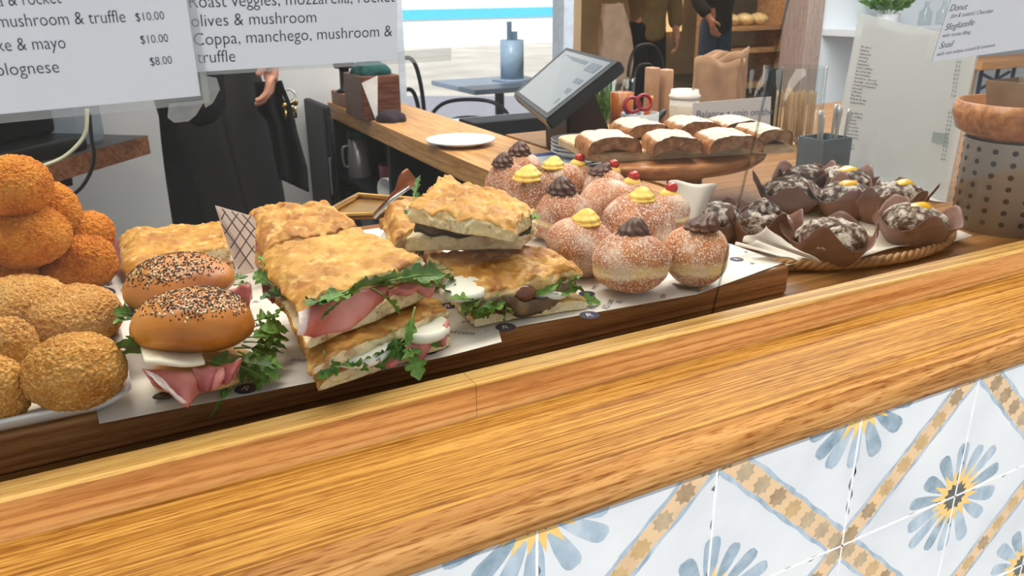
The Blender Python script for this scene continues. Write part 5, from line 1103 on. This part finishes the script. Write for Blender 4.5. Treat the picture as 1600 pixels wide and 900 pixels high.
for k in range(7):
    p = Vector((q.x-.032+.0105*k, q.y+rnd.uniform(-.02, .02), .03)); d = Vector((rnd.uniform(-.04, .04)+.03*(k-3), rnd.uniform(-.04, .04), 1)).normalized(); L = .118+rnd.uniform(-.008, .014)+(.02 if k == 3 else 0)
    b = B(); pts = [p+d*L*i/14 for i in range(15)]; tube(b, pts, [.0032+.0055*max(0, (i-7)/7)**1.2*(1 if i < 14 else .5) for i in range(15)], 8)
    for v in b.verts: s_ = (v.co-p).dot(Vector((0, 1, 0))-d*d.y); v.co -= Vector((0, 1, 0))*s_*.6
    o = obj('spoon', b, bsteel, None); tag(o, 'steel '+CL[k], 'spoon', 'spoons in the slate blue tub')
mb = [AZ(1297, 258, .006), AZ(1440, 303, .006)]; mu_ = (mb[1]-mb[0]).normalized(); mR = mb[0]+mu_*.36
mn = Vector((-mu_.y, mu_.x, 0)); mn = mn if mn.dot(mb[0]-CAM) > 0 else -mn
ms = thing('menu_stand', 'tall translucent acrylic menu stand with small printed lists behind the muffins', 'menu stand', (mb[0]+mR)/2)
lean = .16; vv = (Vector((0, 0, 1))+mn*lean).normalized()
def mplane(px, py, off=0.0):
    nn_ = mu_.cross(vv).normalized(); d = ray(px, py); t = nn_.dot(mb[0]-CAM)/nn_.dot(d); p = CAM+d*t; return p-(nn_ if nn_.dot(d) > 0 else -nn_)*off
TL, TR = mplane(1342, 20), mplane(1530, 66); BR_ = mplane(1478, 316)
acr = GLASS('frosted_acrylic', (.72, .76, .75, 1), 1.49, haze=.42, rough=.2)
b = B(); nn_ = mu_.cross(vv).normalized(); nn_ = nn_ if nn_.dot(FWD) > 0 else -nn_
prism(b, [mb[0], BR_, TR, TL], nn_*.004); bmesh.ops.recalc_face_normals(b, faces=b.faces[:]); obj('sheet', b, acr, ms, False)
b = B(); prism(b, [mb[0]+nn_*.02, BR_+nn_*.02, BR_-nn_*.03, mb[0]-nn_*.03], (0, 0, -.0004)); obj('foot', b, acr, ms, False)
pm_ = MAT('menu_paper', [C(176, 186, 184), C(190, 199, 197)], scale=3, rough=.6)
b = B(); c_ = [mplane(1305, 258, -.006), mplane(1468, 306, -.006), mplane(1516, 80, -.006), mplane(1346, 34, -.006)]; prism(b, c_, nn_*.0006); bmesh.ops.recalc_face_normals(b, faces=b.faces[:]); ppr = obj('menu_paper', b, pm_, ms, False)
b = B(); rnd = random.Random(4); words = ['flat white', 'latte', 'cappuccino', 'mocha', 'tea', 'long black', 'iced coffee', 'juice', 'hot chocolate', 'extra shot', 'soy milk', 'macchiato', 'piccolo', 'chai']
for i in range(30):
    if i in (17, 18): continue
    y = 74+i*5.4; x = 1345-i*.95*1.15; w_ = rnd.uniform(13, 26) if i not in (9, 10, 11) else rnd.uniform(32, 44); sl_ = .16
    p0, p1 = mplane(x, y, .0004), mplane(x+w_, y+w_*sl_, .0004); text_on(b, words[i % 14], p0, p1, -nn_, .0045)
for i in range(24):
    if 9 <= i < 12: continue
    y = 98+i*6.6; x = 1494-i*1.05; p0, p1 = mplane(x, y, .0004), mplane(x+7, y+1.2, .0004); text_on(b, str(rnd.choice((4, 5, 6, 7)))+rnd.choice(('.0', '.5')), p0, p1, -nn_, .0045)
obj('lettering', b, PLAIN('grey_ink', C(60, 70, 72), .6), ppr, False)
b = B(); c_ = [mplane(*p, .0003) for p in ((1455, 222), (1479, 227), (1481, 209), (1458, 206))]; poly(b, c_); obj('grey_box', b, PLAIN('grey_print', C(132, 146, 146), .6), ppr, False)
dr = thing('cutlery_drainer', 'perforated stainless steel cylinder standing at the right end of the worktop', 'drainer', AZ(1560, 350, .006)); q = AZ(1562, 352, .006); q.z = .0055; R_ = .077; H_ = .148
dsteel = MAT('drainer_steel', [C(150, 152, 152), C(178, 180, 180)], scale=14, stretch=(1, 1, .05), rough=.34, metal=.12, spec=.8)
b = B(); lathe(b, [(0, 0), (R_, 0), (R_, H_), (R_+.003, H_+.002), (R_-.002, H_+.003), (R_-.002, .003), (0, .003)], q, 64); obj('cylinder', b, dsteel, dr)
b = B()
for i in range(7):
    for j in range(17):
        a = 2*PI*(j+.5*(i % 2)*0)/17; z = .02+i*.0195; n3 = Vector((math.cos(a), math.sin(a), 0)); lathe(b, [(0, 0), (.0042, 0), (.0046, -.0004)], q+n3*(R_+.0005)+Vector((0, 0, z)), 10, n3)
tag(obj('holes', b, PLAIN('hole_dark', C(40, 40, 40), .7), dr, False), 'dark round holes', None, None, 'stuff')
bw = thing('wooden_bowl', 'wide brown wooden bowl resting on top of the steel drainer', 'bowl', q+Vector((0, 0, H_+.0035))); q2 = q+Vector((0, 0, H_+.0035))
b = B(); lathe(b, [(0, 0), (.07, 0), (.095, .014), (.104, .04), (.1, .06), (.095, .06), (.088, .02), (.06, .008), (0, .008)], q2, 56); obj('bowl', b, standw, bw)
kb = thing('kraft_box', 'small brown kraft paper tray sitting inside the wooden bowl', 'box', q2+Vector((-.01, .01, .0085)))
b = B(); a_ = q2+Vector((-.015, .0, .0088)); lo_ = [(-.03, -.025), (.03, -.025), (.03, .025), (-.03, .025)]; hi_ = [(-.044, -.035), (.044, -.035), (.044, .035), (-.044, .035)]
v0 = [b.verts.new(a_+Vector((x, y, 0))) for x, y in lo_]; v1 = [b.verts.new(a_+Vector((x, y, .085))) for x, y in hi_]; b.faces.new(v0[::-1])
for i in range(4): b.faces.new((v0[i], v0[(i+1) % 4], v1[(i+1) % 4], v1[i]))
solid(obj('tray', b, MAT('brown_card', [C(128, 104, 80), C(152, 126, 98)], scale=20, rough=.7), kb, False), .001)
# ================================================================ things on the rear part of the worktop
YB = 1.62
def basept(px, y=YB): p = AY(px, 180, y); return Vector((p.x, y, .0055))
q = basept(1068); m_ = MPP(AY(1068, 170, YB)); top_z = AY(1068, 140, YB).z
cpt = thing('takeaway_cup', 'white takeaway coffee cup with lid beside the brown paper bags', 'cup', q); cw = PLAIN('cream_card', C(214, 206, 196), .6); H_ = top_z-q.z-.018
b = B(); lathe(b, [(0, 0), (.027, 0), (.0275, .002), (.037, H_), (0, H_)], q, 36); obj('cup', b, cw, cpt)
b = B(); lathe(b, [(.038, -.003), (.0395, 0), (.0395, .005), (.036, .007), (.034, .018), (.030, .018), (.028, .014), (0, .014)], q+Vector((0, 0, H_)), 36); obj('lid', b, PLAIN('lid_white', C(226, 220, 212), .4), cpt)
b = B(); lathe(b, [(.0325, H_*.5), (.0362, H_*.86), (.0372, H_*.86), (.0335, H_*.5)], q, 36); obj('sleeve', b, MAT('sleeve_card', [C(186, 170, 152), C(202, 188, 170)], scale=30, rough=.8), cpt)
kb_m = MAT('bag_kraft', [C(160, 122, 94), C(188, 150, 118)], scale=16, rough=.8, bump=.35, bscale=50, bdist=.003)
BGL = ['frontmost brown paper bag of the upright bunch behind the pastries', 'second brown paper bag of the upright bunch behind the pastries', 'third brown paper bag of the upright bunch behind the pastries', 'rearmost brown paper bag of the upright bunch behind the pastries']
for k in range(4):
    y = YB+.012*k; x0, x1 = AY(1083+4*k, 130, y).x, AY(1152+5*k, 130, y).x; z1 = AY(1100, 98-4*k, y).z
    def bg(u, v):
        z = .0056+(z1-.0056)*v+.008*math.sin(u*7+k*2)*v+.012*(u if k % 2 else 1-u)*v; return Vector((x0+(x1-x0)*u, y+.004*noise.noise(Vector((u*4, v*4, k)))+.003*math.sin(u*11+k), z))
    b = B(); sheet(b, 18, 12, bg); o = solid(obj('paper_bag', b, kb_m, None), .0022); tag(o, BGL[k], 'paper bag', 'upright brown paper bags')
jg = GLASS('jar_glass', (.94, .96, .96, 1), 1.4); stickw = WOOD('stirrer_wood', [C(176, 144, 106), C(200, 170, 130), C(214, 188, 150)], axis='z', scale=8, stretch=10)
def jar(pxl, pxr, y, ztop_px, label, ns, stick_h, seed):
    x0, x1 = AY(pxl, 140, y).x, AY(pxr, 140, y).x; r = (x1-x0)/2; c = Vector(((x0+x1)/2, y, .0056)); h = AY((pxl+pxr)/2, ztop_px, y).z-.0056
    root = thing('glass_jar', label, 'jar', c); b = B(); lathe(b, [(0, 0), (r*.96, 0), (r, .006), (r, h), (r-.003, h), (r-.003, .008), (0, .008)], c, 44); obj('glass', b, jg, root)
    rnd = random.Random(seed)
    for k in range(ns):
        a = rnd.uniform(0, 2*PI); q = math.sqrt(rnd.random())*(r-.012); p = c+Vector((q*math.cos(a)*.9+(.25*r if seed == 2 else 0)*(1-q/r), q*math.sin(a)*.8, .0095)); t = rnd.uniform(-.03, .03)
        b = B(); box(b, (-.0032, -.0008, 0), (.0032, .0008, stick_h*rnd.uniform(.95, 1.04)), M=Matrix.Translation(p)@Matrix.Rotation(t, 4, 'Y')@Matrix.Rotation(rnd.uniform(-.4, .4), 4, 'Z')); o = obj('wooden_stirrer', b, stickw, None, False)
        tag(o, 'thin wooden stirrer standing in the %s glass jar' % ('low left' if seed == 1 else 'full right'), 'stirrer', 'stirrers in the %s jar' % ('left' if seed == 1 else 'right'))
jar(1164, 1212, YB+.13, 105, 'left glass jar holding short wooden stirrers behind the white card', 16, .05, 1); jar(1206, 1274, YB-.04, 104, 'right glass jar packed with wooden stirrers beside the white wall', 36, .125, 2)
cdm = thing('note_card', 'white card reading balance a coin on the, before the brown bags', 'card', basept(1140, YB-.09)); yc = YB-.09
p = [AY(1083, 200, yc), AY(1205, 200, yc), AY(1205, 151, yc), AY(1083, 161, yc)]
b = B(); prism(b, [Vector((p[0].x, yc, .0056)), Vector((p[1].x, yc, .0056)), p[2], p[3]], (0, .0015, 0)); bmesh.ops.recalc_face_normals(b, faces=b.faces[:]); obj('card', b, PLAIN('card_white', C(206, 208, 212), .6, var=.02), cdm, False)
b = B(); text_on(b, 'Balance a coin on the', AY(1088, 184, yc-.0008), AY(1207, 179, yc-.0008), (0, -1, 0), 11*MPP(p[0])); obj('lettering', b, PLAIN('blue_grey_ink', C(98, 112, 140), .6), cdm, False)
# pen pot
yp = YB-.1; q = basept(1000, yp); pp = thing('pen_pot', 'grey pot of pens and red handled scissors beside the till', 'pot', q)
ph = AY(1000, 176, yp).z-.0056; b = B(); lathe(b, [(0, 0), (.04, 0), (.043, ph), (.04, ph), (.037, .004), (0, .004)], q, 32); obj('pot', b, PLAIN('pot_grey', C(176, 178, 182), .4), pp)
def pen(x0, y0, x1, y1, col, r, lb, nm='pen'):
    a_, c_ = AY(x0, y0, yp), AY(x1, y1, yp+.01); a_ = q+Vector(((a_.x-q.x)*.35, (a_.y-q.y)*.3, max(.03, ph*.6))); b = B(); tube(b, [a_, a_.lerp(c_, .9), c_], [r, r, r*.5], 10); tag(obj(nm, b, PLAIN('ink_'+lb.split()[0]+lb.split()[1], col, .3), None), lb, nm)
pen(1000, 185, 974, 166, C(40, 52, 120), .004, 'dark blue pen leaning left in the pen pot'); pen(1000, 188, 980, 176, C(220, 222, 226), .004, 'white pen leaning left in the pen pot'); pen(1000, 188, 985, 184, C(30, 120, 130), .004, 'teal pen lowest on the left of the pen pot')
pen(1006, 180, 1019, 150, C(236, 122, 30), .0065, 'bright orange marker standing in the pen pot', 'marker'); pen(1012, 190, 1040, 172, C(28, 28, 30), .008, 'thick black marker leaning right in the pen pot', 'marker')
scs = thing('scissors', 'red handled scissors standing in the pen pot', 'scissors', AY(997, 175, yp)); redp = PLAIN('red_plastic', C(150, 34, 46), .3)
for k, (px, py) in enumerate(((988, 164), (1006, 160))):
    c_ = AY(px, py, yp-.005); b = B(); tube(b, [c_+Vector((.02*math.cos(a)*1.0, .004*math.sin(a), .016*math.sin(a))) for a in [2*PI*i/24 for i in range(25)]], .0042, 8, False); obj('handle', b, redp, scs)
b = B(); c_ = AY(998, 178, yp); box(b, c_+Vector((-.006, -.001, -.09)), c_+Vector((.0, .001, .01))); box(b, c_+Vector((.0005, .0015, -.09)), c_+Vector((.007, .003, .01))); obj('blade', b, steel, scs, False)
# jars of drink beside the till
def tumbler(px, y, rpx, ptop, pbase, label, liquid, nm):
    c = AY(px, pbase, y); c.z = .0056; r = rpx*MPP(c); z1 = AY(px, ptop, y).z; root = thing('ribbed_glass', label, 'glass', c); h = z1-c.z
    b = B(); lathe(b, [(0, 0), (r*.8, 0), (r, h), (r-.003, h), (r*.78, .006), (0, .006)], c, 40, None, lambda a, i: 1+.02*math.cos(12*a)); obj('glass', b, jg, root)
    b = B(); lathe(b, [(0, .0065), (r*.74, .0065), (r*.9, h*.8), (0, h*.8)], c, 32); obj(nm, b, liquid, root)
tumbler(970, 1.75, 20, 122, 200, 'ribbed glass of orange sauce behind the pens', MAT('orange_sauce', [C(172, 84, 24), C(206, 118, 44)], scale=30, rough=.3), 'sauce')
gl = thing('glass_of_herbs', 'glass of fresh green herbs between the till and the orange glass', 'glass', basept(937, 1.85)); c = basept(937, 1.85); b = B(); r = 16*MPP(c); h = AY(937, 130, 1.85).z-c.z; lathe(b, [(0, 0), (r*.8, 0), (r, h), (r-.003, h), (r*.78, .006), (0, .006)], c, 32); obj('glass', b, jg, gl)
for k in range(9): leaf(gl, c+Vector((.012*math.cos(k*2.4), .012*math.sin(k*2.4), .01)), (.2*math.cos(k*2.4), .2*math.sin(k*2.4), 1), h*1.05, .03, .1, rocket, k, k, 'herb_leaf')
# plant and glass bottles on the window ledge of the white wall
ldg = thing('wall_ledge', 'white ledge along the bright wall carrying plant and bottles', 'ledge', (3.8, 3.2, .0)); zL = AY(1400, 42, 3.15).z
b = B(); box(b, (3.66, 3.05, zL-.04), (6.5, 3.299, zL), .004); obj('ledge', b, white2, ldg, False)
q = AY(1386, 42, 3.16); q.z = zL; pt = thing('potted_plant', 'leafy green plant in a white pot above the menu stand', 'plant', q); b = B(); lathe(b, [(0, .0005), (.05, .0005), (.06, .07), (.055, .07), (.048, .06), (0, .06)], q, 32); obj('pot', b, wh, pt)
for k in range(26):
    a = k*2.4; e = .5+.5*math.sin(k*1.3); leaf(pt, q+Vector((.02*math.cos(a), .02*math.sin(a), .055)), (math.cos(a)*(.4+e), math.sin(a)*(.4+e)*.6, .9), .13+.05*e, .06, .5, [rocket, rocket_d][k % 2], k, k, 'plant_leaf')
for k, px in enumerate((1443, 1470)):
    q = AY(px, 44, 3.15); q.z = zL+.0005; b = B(); lathe(b, [(0, 0), (.034, 0), (.036, .01), (.036, .07), (.014, .1), (.013, .125), (.016, .13), (.012, .13), (.01, .1), (.032, .07), (.032, .006), (0, .006)], q, 32); tag(obj('glass_bottle', b, jg, None), ['clear glass bottle on the white ledge nearer the plant', 'clear glass bottle on the white ledge beside the pastry sign'][k], 'bottle', 'clear bottles on the ledge')
# wooden chair and table frame at the far right
cf = thing('wooden_table', 'orange wooden table edge with slate blue legs at the right picture edge', 'table', (AY(1570, 130, 2.9).x, 2.9, FLOOR)); a_ = AY(1522, 96, 2.85); zt_ = a_.z
b = B(); box(b, (a_.x, 2.8, zt_-.045), (a_.x+1.2, 3.04, zt_), .004); obj('table_top', b, MAT('orange_wood', [C(206, 140, 78), C(226, 164, 100)], scale=6, stretch=(1, 12, 12), rough=.45), cf, False)
b = B(); box(b, (a_.x+.005, 2.86, FLOOR+.001), (a_.x+.055, 2.91, zt_-.046)); obj('leg', b, barw, cf, False)
for k in range(3):
    b = B(); x_ = a_.x+.16+.13*k; tube(b, [(x_, 2.9, FLOOR+.001), (x_+.02*k, 2.9, zt_-.046)], .011, 8); obj('leg', b, PLAIN('slate_metal', C(70, 84, 110), .4), cf)
b = B(); tube(b, [(a_.x+.17, 2.9, -.15), (a_.x+.42, 2.9, zt_-.08)], .009, 8); tube(b, [(a_.x+.42, 2.9, -.15), (a_.x+.17, 2.9, zt_-.08)], .009, 8); obj('brace', b, PLAIN('slate_metal2', C(74, 88, 114), .4), cf)
# ================================================================ bistro furniture by the window and in the street
blk_m = PLAIN('black_metal', C(38, 42, 48), .35, .3)
def bistro(name, label, c, zf, h, w, rot, hoops=2, seat=.46):
    root = thing(name, label, 'chair', c); R_ = Matrix.Rotation(rot, 3, 'Z'); W = lambda x, y, z: Vector(c)+R_@Vector((x, y, z))
    b = B(); lathe(b, [(0, seat-.025), (w*.5, seat-.025), (w*.52, seat-.01), (w*.5, seat), (0, seat)], c, 32); obj('seat', b, blk_m, root)
    for sx in (-1, 1):
        for sy in (-1, 1): b = B(); tube(b, [W(sx*w*.38, sy*w*.36, seat-.02), W(sx*w*.46, sy*w*.46, .001)], .011, 8); obj('leg', b, blk_m, root)
    b = B()
    for k in range(hoops):
        f = 1-.3*k; tube(b, smooth_path([W(-w*.46*f, w*.4, seat), W(-w*.46*f, w*.45, seat+(h-seat)*.6*f), W(-w*.3*f, w*.48, seat+(h-seat)*.92*f), W(0, w*.49, seat+(h-seat)*f), W(w*.3*f, w*.48, seat+(h-seat)*.92*f), W(w*.46*f, w*.45, seat+(h-seat)*.6*f), W(w*.46*f, w*.4, seat)], 8), .011, 8)
    obj('backrest', b, blk_m, root); return root
q = AY(664, 150, 3.75); bistro('cafe_chair', 'tall black hooped cafe chair just outside the window beside the bar', (q.x, 3.75, FLOOR-.0995), FLOOR, AY(652, 92, 3.75).z-FLOOR+.0995, .22, .5, 3, .5)
zt_ = FLOOR-.1+.76; q = AZ(780, 128, zt_); tb = thing('cafe_table', 'grey square cafe table in the street beyond the window', 'table', (q.x, q.y, FLOOR-.0995)); gtm = PLAIN('grey_table', C(122, 140, 162), .4)
b = B(); box(b, (q.x-.33, q.y-.33, zt_-.03), (q.x+.33, q.y+.33, zt_), .004, M=None); obj('table_top', b, gtm, tb, False)
b = B(); tube(b, [(q.x, q.y, FLOOR-.09), (q.x, q.y, zt_-.03)], .03, 10); lathe(b, [(0, 0), (.2, 0), (.19, .012), (0, .02)], (q.x, q.y, FLOOR-.0995), 24); obj('leg', b, blk_m, tb)
cn = thing('sugar_caddy', 'grey canister of sticks standing on the cafe table in the street', 'canister', (q.x+.12, q.y+.05, zt_)); c_ = Vector((q.x+.12, q.y+.05, zt_+.0005))
b = B(); lathe(b, [(0, 0), (.13, 0), (.13, .01), (0, .01)], c_, 28); obj('saucer', b, gtm, cn); b = B(); lathe(b, [(0, .0105), (.075, .0105), (.075, .25), (.068, .25), (.066, .02), (0, .02)], c_, 28); obj('pot', b, PLAIN('canister_blue', C(132, 158, 182), .4), cn)
b = B(); box(b, c_+Vector((-.03, -.01, .06)), c_+Vector((-.005, .01, .36))); box(b, c_+Vector((.0, -.01, .06)), c_+Vector((.035, .01, .3))); obj('packet', b, PLAIN('packet_grey', C(96, 120, 146), .6), cn, False)
q = AY(740, 147, 4.3); bistro('street_chair', 'dark curved back chair in the street beyond the window sill', (q.x, 4.3, FLOOR-.0995), FLOOR, q.z-FLOOR+.0995, .5, 2.6, 2, .42)
b = B(); q2 = AZ(700, 165, FLOOR-.0999); prism(b, [AZ(x, y, FLOOR-.0995) for x, y in ((560, 150), (1000, 150), (1000, 200), (500, 200))], (0, 0, .0005)); 
st = obj('street_strip', b, PLAIN('bluish_asphalt', C(150, 152, 166), .9), None, False); st.name = 'ground_road'; st['kind'] = 'structure'
b = B(); p0, p1 = AY(740, 192, 2.4), AY(836, 262, 2.4); box(b, (max(p0.x, 1.11), 2.4, FLOOR+.0005), (p1.x+.1, 2.52, p0.z), .004); o = obj('low_cabinet', b, navy, None, False); tag(o, 'dark navy low cabinet under the window right of the bar plate', 'cabinet')
# hall furniture
sh_ = thing('bakery_shelf', 'wooden bakery shelving with loaves in warm light at the back of the hall', 'shelving', (AY(1190, 60, 7.4).x, 7.4, FLOOR)); xa, xb = AY(1132, 60, 7.4).x, AY(1232, 60, 7.4).x
warmw = WOOD('warm_shelf_wood', [C(168, 126, 92), C(196, 156, 120), C(210, 172, 138)], axis='x', scale=4, stretch=10)
for x in (xa, xb-.06): b = B(); box(b, (x, 7.4, FLOOR+.001), (x+.06, 7.9, 1.4)); obj('upright', b, warmw, sh_, False)
for pz in (40, 75, 130): b = B(); z = AY(1190, pz, 7.4).z; box(b, (xa+.061, 7.4, z-.05), (xb-.061, 7.9, z)); obj('shelf', b, warmw, sh_, False)
z = AY(1190, 40, 7.4).z+.001
for k in range(3): b = B(); blob(b, (xa+.2+.22*k, 7.55, z+.07), (.1, .12, .07), 4, .01, 12); tag(obj('bread_loaf', b, foc_g, None), ['bread loaf at the left of the top bakery shelf', 'bread loaf in the middle of the top bakery shelf', 'bread loaf at the right of the top bakery shelf'][k], 'loaf', 'loaves on the bakery shelf')
wm = thing('warm_lamp', 'glowing warm lit panel on the back wall of the hall', 'light', AY(1052, 15, 9.9)); b = B(); p0, p1 = AY(1034, 50, 9.9), AY(1070, -40, 9.9); box(b, (p0.x, 9.9, p0.z), (p1.x, 9.99, p1.z)); mt_, nt_, p_, N_, L_ = nodes('warm_glow'); p_.inputs['Emission Color'].default_value = C(255, 200, 120); p_.inputs['Emission Strength'].default_value = .9; obj('panel', b, mt_, wm, False)
q = AY(1040, 105, 4.2); bistro('hall_chair', 'bentwood chair with a pale curved back in the hall behind the pens', (q.x, 4.2, FLOOR+.0005), FLOOR, AY(1040, 72, 4.2).z-FLOOR, .36, .2, 2)
for k, (px, w_) in enumerate(((1024, 16), (1046, 15))):
    yk = 2.02; x_ = AY(px, 150, yk).x; zt_ = AY(px, 106+3*k, yk).z; hw = w_*MPP(AY(px, 150, yk))/2; b = B(); box(b, (x_-hw, yk, .0056), (x_+hw, yk+.04, zt_), .004)
    for v in b.verts: v.co.x += .004*noise.noise(v.co*40); 
    tag(obj('paper_pouch', b, kb_m, None), ['small brown paper pouch behind the pens, nearer the till', 'small brown paper pouch behind the pens, nearer the white cup'][k], 'pouch')
# pale cup board upright left of the donuts: copper tongs and the brass tray
tgm = MAT('rose_copper', [C(112, 62, 40), C(150, 92, 62)], scale=20, rough=.28, metal=.6); tg = thing('serving_tongs', 'copper coloured serving tongs leaning behind the topmost focaccia', 'tongs', AY(620, 330, 1.16))
b = B(); pts = smooth_path([AY(586, 336, 1.14), AY(606, 314, 1.14), AY(622, 296, 1.14), AY(634, 284, 1.14), AY(645, 274, 1.14)], 6); n_ = len(pts)
for i, p in enumerate(pts): pass
rs_ = [.004 if i/n_ < .45 else .004+.012*math.sin(min(1, (i/n_-.45)/.45)*PI*.62) for i in range(n_)]; tube(b, pts, rs_, 10)
for v in b.verts: v.co.y = 1.14+(v.co.y-1.14)*.3
obj('arm', b, tgm, tg); b = B(); tube(b, [AY(584, 340, 1.13), AY(612, 312, 1.13), AY(640, 292, 1.13)], .003, 8); obj('lower_arm', b, steel, tg)
bt_ = thing('brass_tray', 'shallow brass tray edge behind the ham focaccia', 'tray', AZ(570, 330, .05)); b = B(); p_ = [AZ(x, y, .05) for x, y in ((500, 345), (590, 342), (640, 318), (560, 312))]; prism(b, p_, (0, 0, .003)); bmesh.ops.recalc_face_normals(b, faces=b.faces[:]); obj('base', b, PLAIN('brass_sheet', C(168, 128, 66), .3, .7), bt_, False)
b = B(); tube(b, [p+Vector((0, 0, .008)) for p in p_]+[p_[0]+Vector((0, 0, .008))], .005, 8, False); obj('rim', b, PLAIN('brass_rim', C(186, 146, 82), .25, .7), bt_, False)
# thin pale sheet with crossing dark lines, upright between the two ham focaccias
wr = thing('patterned_sheet', 'thin pale sheet with a diamond line pattern between the two rear focaccias', 'paper', AY(370, 400, 1.0)); pw = [(336, 321), (395, 338), (400, 345), (398, 425), (372, 432)]
b = B(); prism(b, [AY(x, y, 1.0+(.02 if i in (1, 2) else 0)) for i, (x, y) in enumerate(pw)], (0, .001, 0)); bmesh.ops.recalc_face_normals(b, faces=b.faces[:]); obj('sheet', b, MAT('pinkish_sheet', [C(222, 200, 186), C(232, 214, 202)], scale=20, rough=.6), wr, False)
b = B()
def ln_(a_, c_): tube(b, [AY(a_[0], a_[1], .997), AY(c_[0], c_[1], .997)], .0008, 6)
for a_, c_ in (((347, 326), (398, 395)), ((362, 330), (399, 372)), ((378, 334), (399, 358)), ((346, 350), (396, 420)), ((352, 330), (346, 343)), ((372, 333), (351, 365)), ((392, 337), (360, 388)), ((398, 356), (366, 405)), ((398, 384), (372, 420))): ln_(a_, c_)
obj('diamond_lines', b, PLAIN('pattern_line_dark', C(92, 84, 80), .6), wr)
